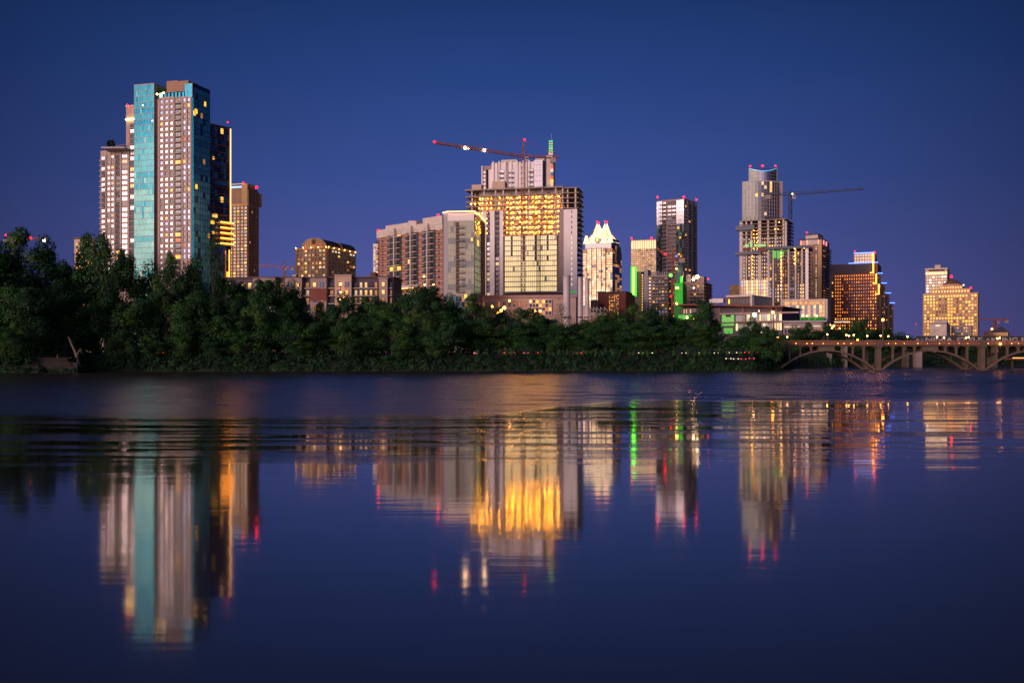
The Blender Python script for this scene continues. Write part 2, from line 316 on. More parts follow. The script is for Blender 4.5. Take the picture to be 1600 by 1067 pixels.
# one sheet of water: flat near the camera, with real wind waves in the band towards the far bank
from mathutils import noise as mn
def water_sheet():
    cols = [-60000, -8000, -1500]+list(range(-260, 1861, 7))+[3000, 9000, 60000]; rows = [5, 8, 12, 18, 26, 36, 46]; y = 50.0
    while y < 262: rows.append(y); y += .34
    rows += [280, 320, 400, 900]; v = []; fc = []; rw = random.Random(3)
    W = [(rw.gauss(0, .30), 2*math.pi/lm, rw.uniform(0, 6.28), am) for lm, am in ((1.45, .022), (1.8, .028), (2.3, .032), (3.1, .036), (4.6, .04))]
    for y in rows:
        for px in cols:
            k = (px-800)/F; x = k*y; z = 0.0
            if y > 50 and y < 262 and abs(k) < .75:
                xo = min(1, max(0, (k+.05)/.17)); xo = xo*xo*(3-2*xo); yy = y+(mn.noise((x*.03, y*.02, 3))*14)-26*xo; a = min(1, max(0, (yy-66)/14)); a = a*a*(3-2*a)
                if a > 0:
                    a *= .55+.6*(mn.noise((x*.02, y*.03, 9))+.5); z = .55*a*sum(am*math.sin(kk*(y*math.cos(th)+x*math.sin(th)*.5)+ph+2.2*mn.noise((x*.15, y*.08, kk))) for th, kk, ph, am in W)
            v.append((x, y, z))
    n = len(cols)
    for i in range(len(rows)-1):
        for j in range(n-1): a = i*n+j; fc.append((a, a+1, a+n+1, a+n))
    i = len(v); v += [(v[0][0], -300, 0), (v[n-1][0], -300, 0)]; fc.append((i, i+1)+tuple(range(n-1, -1, -1)))
    me = bpy.data.meshes.new('water'); me.from_pydata(v, [], fc); me.materials.append(wm); me.polygons.foreach_set('use_smooth', [True]*len(me.polygons)); me.update()
    o = bpy.data.objects.new('water', me); C.objects.link(o); o['kind'] = 'structure'
water_sheet()

# ============================================================ CRANES
def crane(name, label, px, Y, y_base, y_top, jib, cj, apex, col='rust_steel', wd=1.8, lamps=(), r=.16, dY=0, ties=True):
    X = wx(px, Y); zb, zt = wz(y_base, Y), wz(y_top, Y); root = empty(name, (X, Y, zb), label, 'crane')
    b = MB(); h = wd/2
    cs = [(-h, -h), (h, -h), (h, h), (-h, h)]
    for c in cs: b.bar((X+c[0], Y+c[1], zb), (X+c[0], Y+c[1], zt), r, col)
    n = max(2, int((zt-zb)/(wd*1.3)))
    for i in range(n):
        z0 = zb+(zt-zb)*i/n; z1 = zb+(zt-zb)*(i+1)/n
        for k in range(4):
            p, q = cs[k], cs[(k+1) % 4]
            if (i+k) % 2: p, q = q, p
            b.bar((X+p[0], Y+p[1], z0), (X+q[0], Y+q[1], z1), r*.6, col)
            b.bar((X+p[0], Y+p[1], z1), (X+q[0], Y+q[1], z1), r*.6, col)
    b.build('mast', root)
    def truss(nm, a, e, w0, w1):
        a, e = Vector(a), Vector(e); d = (e-a); ln = d.length; s = d.cross(Vector((0, 0, 1))).normalized(); q = MB(); n = max(3, int(ln/2.2))
        P = lambda f, k: a+d*f+(s*(w0/2)*(1, -1)[k] if k < 2 else Vector((0, 0, w0*1.0*(1-f)+w1*f)))
        for k in range(3): q.bar(P(0, k), P(1, k), r, col)
        for i in range(n):
            f0, f1 = i/n, (i+1)/n
            for k, j in ((0, 2), (1, 2), (0, 1)):
                if i % 2: k, j = j, k
                q.bar(P(f0, k), P(f1, j), r*.6, col)
        return q.build(nm, root)
    Yj = Y+dY; tip = (wx(jib[0], Yj), Yj, wz(jib[1], Yj)); Yc = Y-dY*.3; ct = (wx(cj[0], Yc), Yc, wz(cj[1], Yc)); ap = (X, Y, wz(apex, Y))
    truss('jib', (X, Y, zt), tip, 1.5, .9); truss('counter_jib', (X, Y, zt), ct, 1.6, 1.4)
    q = MB(); q.bar((X-.7, Y, zt), ap, r*1.3, col); q.bar((X+.7, Y, zt), ap, r*1.3, col); q.bar((X, Y+.8, zt), ap, r, col); q.build('apex', root)
    if ties:
        q = MB(); t1 = Vector((X, Y, zt)).lerp(Vector(tip), .62)+Vector((0, 0, 1.2)); q.bar(ap, t1, .09, col); q.bar(ap, Vector(ct)+Vector((0, 0, 1)), .09, col); q.build('tie_bar', root)
    q = MB(); cv = Vector((X, Y, zt)).lerp(Vector(ct), .82); q.box(cv.x-1.6, cv.x+1.6, cv.y-.9, cv.y+.9, cv.z-2.6, cv.z-.1, 'concrete'); q.build('counterweight', root)
    q = MB(); q.box(X+h+.1, X+h+1.7, Y-2.2, Y-.4, zt-2.4, zt-.2, 'white_steel'); cb = q.build('cab', root); q = MB(); q.box(X+h+.3, X+h+1.5, Y-2.26, Y-2.2, zt-1.7, zt-.6, 'glass_dark'); q.build('window', cb)
    for (lx, ly, m, rr, *rest) in lamps:
        Yl = Y+dY*(abs(lx-px)/abs(jib[0]-px)) if rest == [] else rest[0]
        q = MB(); c = (wx(lx, Yl), Yl-.9, wz(ly, Yl)); q.ball(c, rr, m); q.bar((c[0], c[1], c[2]-.2), (c[0], c[1]+.9, c[2]-.2), .08, 'dark_metal'); q.build('beacon' if m == 'beacon' else 'flood_lamp', root)
    return root

# ============================================================ BUILDINGS, left to right
PW = [('glass_sky', 9), ('glass_grey', 2), ('lit_warm', .7), ('lit_pale', .6)]
# low block behind the left trees
h = B('apartment_block', 'small pale apartment block with amber windows half hidden behind the left riverbank tree', 'building', 116, 146, 150, 560, 373, 'beige', vis=440)
h.win('A', 118, 145, 378, 424, 6, 9, lambda c, r: pick([('lit_amber', 4), ('lit_pale', 2), ('glass_dark', 2)]) if (c < 2 or R.random() < .5) else 'glass_sky', .6, .7); h.w.fb(h.A, -.4, h.A.len+.4, -.2, .5, h.zt, h.zt+.9, 'dark_brown'); h.fin()
# stepped residential tower
h = B('residential_tower', 'stepped pinkish residential tower with balconies left of the teal glass face', 'building', 157, 213, 216, 606, 232, 'pink_stone', th=.30, t=30)
h2 = MB(); u0 = h.A.at(197); h2.fb(h.A, u0, h.A.len, -22, .0, h.zt, h.z(166), 'pink_stone'); h2.fb(h.A, u0-.3, h.A.len+.3, -22.2, .3, h.z(166), h.z(166)+.8, 'pale_concrete'); h2.build('upper_block', h.root)
h.fstrip('A', 197.3, 212, 185.2, 187.2, 'strip_yellow', .35, .8, 'light_strip'); h.beacon(199, 164.5, r=.6)
h.ribs('A', 166, 180, 236, 440, 2, .4, .9); h.ribs('A', 189, 201, 236, 440, 1, .5, 1.3); h.bands('A', 157.5, 201, 240, 440, 24, .2, .5)
h.win('A', 167, 179, 238, 440, 2, 24, lambda c, r: pick(PW), .72, .66); h.win('A', 189.6, 200, 238, 440, 1, 24, lambda c, r: pick(PW), .86, .8, 'mullion'); h.win('A', 157.8, 165, 240, 440, 1, 24, lambda c, r: pick([('glass_sky', 6), ('glass_dark', 3)]), .8, .7)
h.win('A', 181, 188, 240, 440, 1, 24, lambda c, r: pick([('glass_dark', 7), ('lit_amber', 1), ('glass_grey', 1)]), .85, .8); h.win('A', 203, 211.5, 192, 440, 1, 29, lambda c, r: pick([('glass_sky', 5), ('glass_dark', 5), ('lit_warm', .6)]), .9, .75)
h.balconies('A', 157, 164, 240, 440, 24, 1.3, 'pale_concrete', rail='mullion'); h.balconies('A', 181, 188, 240, 440, 24, 1.0); h.balconies('A', 202.5, 211, 192, 440, 29, 1.2, 'pale_concrete')
h.balconies('S', 213.1, 215.5, 192, 440, 4, 1.2)
h.part('roof_deck', 158, 195, 229.5, 232, 'grey_panel', 600, 16); q = MB(); X = wx(173, 606)
for i in range(260):
    a = R.random()*6.28; e = R.uniform(-1, 1); rr = R.random()**.4*2.2; c = Vector((X+rr*math.cos(a), 606+rr*math.sin(a), wz(226, 606)+e*2.6*(1-.3*R.random())))
    n = Vector((R.gauss(0, 1), R.gauss(0, 1), R.gauss(0, 1))).normalized(); s1 = n.orthogonal().normalized()*.45; s2 = n.cross(s1)
    q.poly([c-s1-s2, c+s1-s2, c+s1+s2, c-s1+s2], 'green_glass_dark')
q.build('roof_shrub', h.root)
q = MB(); q.bar((wx(180, 606), 606, wz(229, 606)), (wx(196, 606), 606, wz(226, 606)), .3, 'rust_steel'); q.build('roof_beam', h.root); h.fin()
# teal glass residential tower
h = B('glass_tower', 'tallest tower, with teal glass face, pink stone bays and dark teal right side', 'building', 210, 300, 327, 590, 150, 'pink_stone', th=.30)
A = h.A; S = h.S
q = MB(); q.fb(A, A.at(212.5), A.at(243.5), -26, 1.6, h.base, h.z(127), 'teal_dark'); q.fb(A, A.at(212.3), A.at(243.9), -26.2, 1.9, h.z(127), h.z(126), 'mullion'); q.build('glass_bay', h.root)
_tr = {}
def tealpick(c, r):
    if r not in _tr: _tr[r] = R.choice(('teal_a', 'teal_c', 'teal_a')) if r < 9 else R.choice(('teal_b', 'teal_a', 'teal_pale')) if r < 20 else R.choice(('teal_pale', 'teal_pale', 'teal_b'))
    return _tr[r] if R.random() < .8 else pick([('teal_a', 5), ('teal_c', 3), ('teal_b', 2)] if r < 9 else [('teal_b', 5), ('teal_a', 3), ('teal_pale', 3)] if r < 24 else [('teal_b', 3), ('teal_pale', 5), ('glass_green', .8)])
h.curtain('A', 212.5, 243.5, 127, 440, 10, 34, tealpick, 'mullion', d=1.75, mw=.10, mh=.28)
for px, py in ((223, 165), (238, 189)): h.beacon(px, py, 580, .45, 'lamp_white', 'lamp')
h.w.fb(A, A.at(244), A.at(248.5), .0, .15, h.base, h.z(150), 'dark_brown')
h.ribs('A', 248.8, 272, 152, 440, 3, .45, 1.35); h.bands('A', 248.8, 272, 150, 440, 33, .3, 1.05)
h.win('A', 248.8, 272, 151, 440, 3, 33, lambda c, r: pick([('glass_sky', 18), ('glass_blue', 3), ('glass_grey', 3), ('lit_warm', .5), ('lit_amber', .35)]) if r > 2 else 'glass_blue', .52, .60)
h.win('A', 273.5, 283, 152, 440, 1, 33, lambda c, r: pick([('glass_dark', 9), ('lit_amber', .6), ('glass_grey', 2), ('lit_red', .3)]), .9, .75, off=.01); h.balconies('A', 273.3, 283.2, 152, 440, 33, 1.9, 'pale_concrete')
h.ribs('A', 285, 298.5, 152, 440, 2, .5, 1.3); h.bands('A', 284, 299.8, 152, 440, 33, .35, .8)
h.win('A', 285, 298.5, 151, 440, 2, 33, lambda c, r: pick([('glass_dark', 8), ('glass_blue', 6), ('lit_amber', .35), ('lit_red', .3)]), .6, .74)
h.curtain('S', 300.3, 326.8, 136, 440, 7, 34, lambda c, r: ('teal_dark' if (r*7 % 5) < 3 else 'teal_dark_b') if R.random() < .9 else pick([('glass_dark', 2), ('teal_dark', 2), ('lit_dim', .3)]), 'teal_c', d=.6, name='side_glass', mh=.3)
q = MB(); q.fb(S, S.at(300.2), S.len, -5, .55, h.base, h.z(130.5), 'teal_c'); q.fb(S, S.at(300), S.len+.1, -5.1, .8, h.z(130.5), h.z(130), 'mullion_dark'); q.build('side_bay', h.root)
h.curtain('A', 294.5, 300.8, 131, 152, 1, 3, 'teal_c', 'mullion', d=.4, name='corner_glass', mw=.3)
h.curtain('A', 254, 293, 141, 151, 7, 1, [('teal_a', 1), ('teal_c', 3)], 'mullion', d=-.8, name='penthouse_glass'); q = MB(); q.fb(A, A.at(246), A.at(294), -18, -.9, h.z(150), h.z(140.5), 'teal_dark'); q.build('penthouse', h.root)
for f in ((255, 288, -14, -4, 122, 'brown_wall'), (252, 270, -16, -5, 119.5, 'brown_wall'), (279, 291, -17, -7, 127, 'dark_brown')):
    q = MB(); q.fb(A, A.at(f[0]), A.at(f[1]), f[2], f[3], h.z(141), h.z(f[4]), f[5]); q.build('plant_room', h.root)
for px, py, m in ((245.5, 147.5, 'lamp_warm'), (255.5, 145.5, 'lamp_warm')): h.beacon(px, py, 587, .55, m, 'lamp')
for (p, q0, w1) in ((300.5, 176, 2.0), (304, 290, 1.6), (318, 155, 1.4), (303, 172, 2.2)): q = MB(); u = S.at(p); q.fb(S, u, u+w1, .61, .9, h.z(q0+4), h.z(q0-3), 'lit_amber'); q.build('lit_window', h.root)
h.fin()
# dark tower with balconies and light strips
h = B('balcony_tower', 'dark tower with a warm vertical light strip and five glowing horizontal bars', 'building', 322, 325, 361, 640, 192, 'purple_dark', th=.62, base=4)
h.curtain('S', 326, 358, 196, 440, 7, 27, [('glass_dark', 7), ('teal_dark_b', 4), ('glass_blue', 2), ('lit_amber', .22), ('lit_red', .1)], 'mullion_dark', d=.1, name='side_glass')
h.balconies('S', 326, 354, 202, 345, 13, 1.7, 'brown_wall'); h.balconies('S', 326, 340, 345, 440, 9, 1.7, 'brown_wall')
h.win('S', 327, 339, 196, 440, 1, 27, lambda c, r: pick([('glass_blue', 6), ('lit_amber', 1.2), ('glass_grey', 1)]), .3, .6, off=.3)
h.fstrip('S', 359.0, 360.0, 194, 344, 'strip_warm', .3, .7, 'vertical_light'); h.beacon(356, 191.5, 655, .6)
for i in range(5): h.fstrip('S', 341, 361, 344.5+8.3*i, 346.2+8.3*i, 'strip_gold', 2.2, 3.0, 'bar_light')
for i in range(5): q = MB(); q.fb(h.S, h.S.at(340.5), h.S.at(361.3), .0, 2.1, h.z(348+8.3*i), h.z(346.6+8.3*i), 'brown_wall'); q.build('balcony_slab', h.root)
h.fstrip('S', 354.8, 355.7, 388, 436, 'strip_gold', 1.9, 2.2, 'vertical_light')
for px, py in ((336, 335), (331, 346)): h.fstrip('S', px-2, px+2.5, py-2.5, py+3.5, 'lit_amber', .4, .9, 'lit_window')
h.fin()
# brown tower with blue roof light
h = B('brown_tower', 'brown tower with blue-lit roof room and rows of small balconies on the left skyline', 'building', 352, 387, 403, 700, 318, 'gold_lit_wall', th=.28)
q = MB(); q.fb(h.A, h.A.at(361), h.A.at(386), -20, -.8, h.z(318), h.z(297), 'ochre'); q.build('upper_block', h.root)
q = MB(); q.fb(h.S, 0, h.S.len, -14, 0.02, h.z(318), h.z(293), 'brown_wall'); q.fb(h.A, h.A.at(378), h.A.at(386.9), -10, .3, h.z(318), h.z(287), 'ochre'); q.build('corner_block', h.root)
q = MB(); q.fb(h.A, h.A.at(360.5), h.A.at(380), -9, -1, h.z(297), h.z(291), 'glass_dark'); q.build('roof_room', h.root)
h.fstrip('A', 360.5, 379, 290, 293.5, 'strip_cyan', -.9, -.3, 'blue_light'); h.fstrip('A', 336, 382, 286.6, 287.6, 'strip_warm' if 0 else 'lit_dim', -.5, .4, 'roof_edge')
h.beacon(380, 286, r=.7); h.beacon(401, 293, 712, 1.2)
h.win('A', 363, 378, 301, 314, 3, 2, 'glass_dark', .5, .8, off=-.78); h.bands('A', 358, 386.5, 322, 440, 22, .6, .5, 'ochre'); h.ribs('A', 358, 386.5, 320, 440, 5, .6, .5, 'ochre')
h.win('A', 358, 386.5, 322, 440, 5, 22, lambda c, r: pick([('glass_dark', 6), ('lit_amber', 1.5), ('lit_warm', 1), ('lit_dim', 6)]), .7, .7); h.balconies('A', 357.5, 364, 322, 440, 22, 1.3, 'ochre'); h.balconies('A', 372, 378, 322, 440, 22, 1.3, 'ochre')
h.ribs('S', 388, 402.5, 296, 440, 4, .6, 1.4, 'brown_wall'); h.win('S', 388.5, 402, 322, 440, 4, 22, lambda c, r: pick([('glass_dark', 9), ('lit_pale', .4), ('glass_blue', 2)]), .4, .6); h.fin()
# barrel-vaulted office block
h = B('vaulted_building', 'beige office block with a round barrel-vault roof and lit window rows', 'building', 462, 511, 556, 720, 386.5, 'gold_lit_wall', th=.35, vis=436)
A = h.A; S = h.S
def vault(u0, u1, n0, n1, zb, H, m, nm):
    q = MB(); k = 14; cu = (u0+u1)/2; r = (u1-u0)/2; P = [(cu-r*math.cos(math.pi*i/k), zb+H*math.sin(math.pi*i/k)) for i in range(k+1)]
    for i in range(k): q.poly([A.pt(P[i][0], n0, P[i][1]), A.pt(P[i+1][0], n0, P[i+1][1]), A.pt(P[i+1][0], n1, P[i+1][1]), A.pt(P[i][0], n1, P[i][1])], m)
    q.poly([A.pt(p[0], n0, p[1]) for p in P], 'gold_lit_wall'); q.poly([A.pt(p[0], n1, p[1]) for p in reversed(P)], 'gold_lit_wall')
    for i in range(k): q.bar(A.pt(P[i][0], n0+.05, P[i][1]), A.pt(P[i+1][0], n0+.05, P[i+1][1]), .35, 'pale_concrete')
    return q.build(nm, h.root)
q = MB(); q.fb(A, A.at(470), A.at(508), -46, -1.5, h.zt, h.z(383), 'gold_lit_wall'); q.build('attic', h.root)
vault(A.at(471), A.at(507), -1.6, -24, h.z(383), h.z(371)-h.z(383), 'roof_dark', 'vault_roof'); vault(A.at(471), A.at(507), -26, -46, h.z(383), h.z(371)-h.z(383), 'roof_dark', 'vault_roof')
q = MB(); q.fb(A, A.at(486), A.at(491), -1.58, -1.3, h.z(380), h.z(373), 'dark_brown'); q.build('vent_panel', h.root)
h.bands('A', 462.2, 511, 388, 440, 8, .35, .8); h.ribs('A', 464, 509, 388, 440, 8, .45, .7); h.bands('S', 511, 555.5, 388, 440, 8, .3, .7); h.ribs('S', 513, 554, 388, 440, 9, .4, .8)
h.win('A', 464, 509, 388, 440, 8, 8, lambda c, r: pick([('lit_warm', 1.0 if r not in (3, 7) else 8), ('glass_grey', 4), ('lit_pale', 1), ('lit_dim', 4), ('ochre', 3)]), .7, .6)
h.win('S', 512, 555, 388, 440, 9, 8, lambda c, r: pick([('lit_white', 5), ('glass_dark', 3)]) if r == 0 else pick([('lit_warm', .8), ('lit_dim', 1.5), ('glass_dark', 6), ('teal_dark_b', 4)]), .75, .55)
for f, n, a, e in (('A', 5, 463, 510), ('S', 6, 512, 554)):
    for i in range(n): fr_ = h.fr(f); u = fr_.at(a+(e-a)*i/(n-1)); q = MB(); p = fr_.pt(u, .8, h.z(386)); q.ball(p, .34, 'lamp_warm', 6, 4); q.bar((p[0], p[1], p[2]-1), p, .1, 'dark_metal'); q.build('roof_lamp', h.root)
h.fin()
# mid-rise apartment row behind the trees
h = B('midrise_apartments', 'long low mauve apartment row with lit windows just above the riverbank trees', 'building', 352, 615, None, 360, 434, 'purple_dark', th=.05, t=18, vis=500)
h.w.fb(h.A, -.6, h.A.len+.6, -18, .9, h.zt, h.zt+.45, 'dark_brown'); h.w.fb(h.A, h.A.at(452), h.A.at(458), -8, -4, h.zt, h.zt+1.6, 'grey_panel'); h.w.fb(h.A, h.A.at(575), h.A.at(583), -9, -4, h.zt, h.zt+2.4, 'dark_brown'); h.w.fb(h.A, h.A.at(500), h.A.at(504), -9, -4, h.zt, h.zt+1.3, 'grey_panel')
for (a, e, t_, m) in ((398, 433, 434, 'mauve_wall'), (448, 474, 434, 'mauve_wall'), (487, 512, 434.5, 'mauve_wall'), (525, 551, 431, 'pink_stone'), (594, 607, 436, 'pink_stone')):
    q = MB(); q.fb(h.A, h.A.at(a), h.A.at(e), .02, 2.2, h.base, h.z(t_), m); q.fb(h.A, h.A.at(a)-.3, h.A.at(e)+.3, .0, 2.6, h.z(t_), h.z(t_)+.35, 'dark_brown' if m == 'mauve_wall' else 'pink_stone'); q.build('bay', h.root)
    n = max(1, int((e-a)/11)); h.win('A', a+1, e-1, 439, 487, n, 4, lambda c, r: pick([('lit_warm', 3), ('lit_dim', 3), ('lit_pale', 2), ('glass_blue', 3), ('glass_dark', 3)]), .5, .62, 'dark_metal', off=2.21)
for (a, e, n) in ((354, 396, 4), (434, 447, 1), (475, 486, 1), (513, 524, 1), (552, 592, 5), (608, 614, 1)):
    h.win('A', a+.5, e-.5, 439, 487, n, 4, lambda c, r: pick([('lit_warm', 2.5), ('lit_dim', 3), ('lit_pale', 1.5), ('glass_dark', 5)]), .6, .7, 'dark_metal')
    h.balconies('A', a+.5, e-.5, 439, 487, 4, 1.4, 'pale_concrete')
q = MB(); q.fb(h.A, h.A.at(487), h.A.at(512), 2.21, 2.5, h.z(470), h.z(451), 'red_brick'); q.build('brick_panel', h.root)
for px, py in ((532, 444), (532, 457), (532, 468)): h.beacon(px, py, 357, .38, 'lamp_warm', 'wall_lamp')
h.fin()
# slim tower sliver behind brick block
h = B('slim_tower', 'sliver of a pale tower just left of the brick apartment block', 'building', 583, 592, 598, 640, 381, 'white_panel', th=.2, vis=440)
h.win('A', 583.3, 591.5, 384, 440, 2, 10, lambda c, r: pick([('lit_warm', 3), ('glass_grey', 3), ('lit_pale', 2)]), .7, .6); h.balconies('S', 592.3, 597, 384, 440, 10, 1.2); h.fin()
# brick apartments
h = B('brick_apartments', 'long brick apartment block with pale parapet, balconies and a terrace lit gold', 'building', 590, 692, 699, 470, 347, 'brick', th=.80, base=4, vis=468)
A = h.A
h.w.fb(A, -.4, A.len, -14, .35, h.z(358), h.z(345), 'pale_concrete')
for (a, e, t_) in ((604, 652, 340), (662, 692, 337)): q = MB(); q.fb(A, A.at(a), A.at(e), -13, .6, h.z(350), h.z(t_), 'pale_concrete'); q.build('parapet_block', h.root)
q = MB(); c = A.pt(A.at(632), -6, h.z(341)); q.bar(c, (c[0], c[1], h.z(335)), 3, 'pale_concrete', 3, 12); q.build('roof_tank', h.root)
for i in range(12): z = h.z(358+9*i); h.w.fb(A, 0, A.len, 0, .14, z-.12, z+.12, 'pale_concrete')
for i in range(3): h.w.fb(A, 0, A.at(600), 0, .2, h.z(351+2.6*i)-.12, h.z(351+2.6*i)+.12, 'pale_concrete')
for a, e in ((609, 619), (620.5, 628), (637, 645), (647, 654), (663, 671.5), (673, 681)):
    q = MB(); q.fb(A, A.at(a), A.at(e), .02, .2, h.z(455), h.z(352), 'dark_brown'); q.build('recess', h.root)
    h.win('A', a, e, 352, 455, 1, 11, lambda c, r: pick([('glass_dark', 5), ('green_glass_dark', 5), ('glass_blue', 3), ('lit_warm', .9), ('lit_yellow', .5)]), .85, .8, off=.21); h.balconies('A', a, e, 352, 455, 11, 1.7, 'pale_concrete')
for px in (598, 606.5, 635, 661, 686): h.win('A', px-1.6, px+1.6, 352, 455, 1, 11, lambda c, r: pick([('glass_dark', 8), ('lit_warm', .3)]), .8, .6, off=.02)
for px in (620, 672, 646): q = MB(); u = A.at(px); q.fb(A, u-.35, u+.35, .2, 2.1, h.z(458), h.z(347), 'pale_concrete'); q.build('balcony_column', h.root)
h.balconies('A', 590.5, 593.5, 358, 440, 9, 1.5, 'dark_brown')
q = MB(); q.fb(A, A.at(596), A.at(662), .1, 4.0, h.z(447), h.z(442.5), 'pale_concrete'); q.build('terrace_canopy', h.root); h.fstrip('A', 604, 656, 447.2, 448.2, 'strip_warm', 3.6, 4.1)
q = MB(); q.fb(A, A.at(596), A.at(662), .1, 6.0, h.z(458), h.z(456.5), 'pale_concrete'); q.fb(A, A.at(596), A.at(662), .1, 5.4, h.base, h.z(458), 'dark_brown'); q.build('terrace', h.root)
h.win('A', 600, 660, 448.5, 456, 8, 1, lambda c, r: 'lit_yellow' if c % 3 == 0 else 'lit_dim', .7, .9, name='lit_terrace_door', off=.3)
for px, m in ((592, 'beacon'), (685.5, 'beacon')): fr_ = A.pt(A.at(px), .3, h.z(346 if px < 600 else 335.5)); q = MB(); q.ball(fr_, .55, m, 6, 4); q.bar((fr_[0], fr_[1], fr_[2]-1.5), fr_, .1, 'dark_metal'); q.build('beacon', h.root)
for px, py in ((680, 444), (665, 430), (666, 443)): p = A.pt(A.at(px), 1.0, h.z(py)); q = MB(); q.ball(p, .4, 'lamp_warm', 6, 4); q.bar(p, A.pt(A.at(px), 0, h.z(py)), .08, 'dark_metal'); q.build('wall_lamp', h.root)
h.fin()
# glass fronted block with glowing cornice
h = B('glass_apartments', 'glass-fronted block with a glowing curved cornice joining the brick apartments', 'building', 693, 741, 757, 455, 333, 'grey_panel', th=.12, base=4, vis=468)
A, S = h.A, h.S
h.curtain('A', 700, 741, 345, 462, 9, 13, lambda c, r: ('glass_green' if r % 4 < 3 else 'glass_grey') if R.random() < .88 else pick([('glass_grey', 5), ('lit_green_pale', .6)]), 'mullion', d=.2); h.curtain('A', 693.5, 741, 463, 505, 10, 5, [('teal_c', 5), ('glass_grey', 3), ('glass_dark', 2), ('lit_dim', 1)], 'mullion', d=.3, name='lower_glazing'); q = MB(); q.fb(A, A.at(700), A.at(741), 0, .45, h.z(345), h.z(333.3), 'white_panel'); q.build('cornice_panel', h.root)
q = MB(); q.fb(A, A.at(712.5), A.at(717), .3, .5, h.z(456), h.z(347), 'dark_brown'); q.build('recess', h.root); h.balconies('A', 713, 725, 347, 457, 11, 1.9, 'mauve_wall', off=.52)
h.curtain('S', 741.3, 751, 338, 480, 3, 13, [('teal_dark_b', 5), ('teal_dark', 5), ('lit_amber', .25)], 'mullion_dark', d=.2, name='side_glass'); q = MB(); q.fb(S, S.at(751), S.at(756.6), 0, .5, h.base, h.z(336), 'brown_wall'); q.build('corner_pier', h.root)
q = MB(); pts = [A.pt(A.at(692), .2, h.z(332)), A.pt(A.at(700), .9, h.z(330.8)), A.pt(A.at(741), .9, h.z(330.8)), S.pt(S.at(748), .9, h.z(331.5)), S.pt(S.at(756), .8, h.z(333))]
for a, e in zip(pts, pts[1:]): q.bar(a, e, .38, 'strip_warm')
q.build('cornice_light', h.root); q = MB(); q.fb(A, A.at(736), A.at(739), .35, .55, h.z(377), h.z(372), 'lit_warm'); q.fb(A, A.at(726), A.at(730), .35, .55, h.z(466), h.z(460), 'lit_yellow'); q.build('lit_window', h.root); h.fin()
# tower under construction, with gold work light
def lampset(h, pts, r=.3, m='work_lamp', name='work_lamp'):
    for i, p in enumerate(pts):
        if i < 100: q = MB(); q.ball(p, r*R.uniform(.6, 1.2), m, 4, 2); q.build(name, h.root)
    if len(pts) > 100:
        q = MB()
        for p in pts[100:]: q.ball(p, r*R.uniform(.6, 1.2), m, 4, 2)
        q.build(name, h.root, 'stuff')
h = B('unfinished_tower', 'broad unfinished tower with bare upper floors full of gold work light', 'building', 730, 902, 913, 560, 291, None, th=.12, base=4, vis=462)
A, S = h.A, h.S
q = MB(); q.prism([A.pt(A.at(733), -1, 0)[:2], A.pt(A.at(880), -1, 0)[:2], A.pt(A.at(880), -24, 0)[:2], A.pt(A.at(733), -24, 0)[:2]], h.base, h.z(366), 'concrete'); q.build('wall', h.root)
q = MB(); q.prism([A.pt(A.at(744), -6.5, 0)[:2], A.pt(A.at(876), -6.5, 0)[:2], A.pt(A.at(875), -15, 0)[:2], A.pt(A.at(750), -15, 0)[:2]], h.z(366), h.z(292), 'pale_concrete'); q.build('core', h.root)
ys = [291.5, 302.5, 310.5, 318, 326, 334, 342, 350, 358, 366]
for i, y in enumerate(ys):
    q = MB(); e = .9 if i in (0, 1) else .3
    q.fb(A, A.at(730)-(.8 if i else 1.2), A.at(880), -24, e, h.z(y)-.36, h.z(y)+.3, 'concrete'); q.build('floor_slab', h.root)
for i in range(22):
    y = 293+7.9*i; q = MB(); q.fb(A, A.at(880)+.02, A.len+R.uniform(.2, 1.6), -20, .2, h.z(y)-.2, h.z(y)+.2, 'concrete'); q.build('floor_slab', h.root)
for px in (737, 756, 774, 786, 806, 826, 847, 868, 879): 
    for n in (-.4, -8, -20): q = MB(); u = A.at(px); q.fb(A, u-.38, u+.38, n-.7, n, h.z(366), h.z(292), 'pale_concrete'); q.build('column', h.root)
for u_, n in ((A.at(886), -2), (A.at(899), -.5), (A.at(886), -17), (A.at(901), -17), (A.at(894), -9)): q = MB(); q.fb(A, u_-.4, u_+.4, n-.8, n, h.base, h.z(293), 'pale_concrete'); q.build('column', h.root)
q = MB(); q.fb(A, A.at(881), A.at(902), -.2, .8, h.base+6, h.z(327), 'white_panel')
for i in range(15): q.fb(A, A.at(893), A.at(894.3), .8, .83, h.z(333+8.1*i), h.z(329+8.1*i), 'glass_dark' if i < 5 else 'lit_green_pale')
q.build('white_shear_wall', h.root)
q = MB(); q.fb(A, A.at(873.5), A.at(880.5), -.2, .4, h.base, h.z(326), 'mauve_wall'); q.build('dark_pier', h.root)
q = MB()
for (a, e, y0) in ((754, 760, 326), (766, 773, 326), (781, 786.5, 326)): q.fb(A, A.at(a), A.at(e), -.9, .6, h.z(462), h.z(y0), 'white_panel')
q.build('white_cladding', h.root)
h.win('A', 760.3, 765.8, 326, 462, 1, 17, lambda c, r: pick([('glass_dark', 8), ('lit_amber', 1)]) if r < 5 else pick([('glass_sky', 5), ('lit_pale', 2), ('glass_dark', 1)]), .8, .72, off=-.3)
h.win('A', 773.3, 780.8, 326, 462, 1, 17, lambda c, r: 'glass_dark' if r < 5 else pick([('glass_sky', 5), ('lit_pale', 2), ('glass_dark', 2)]), .8, .72, off=-.3)
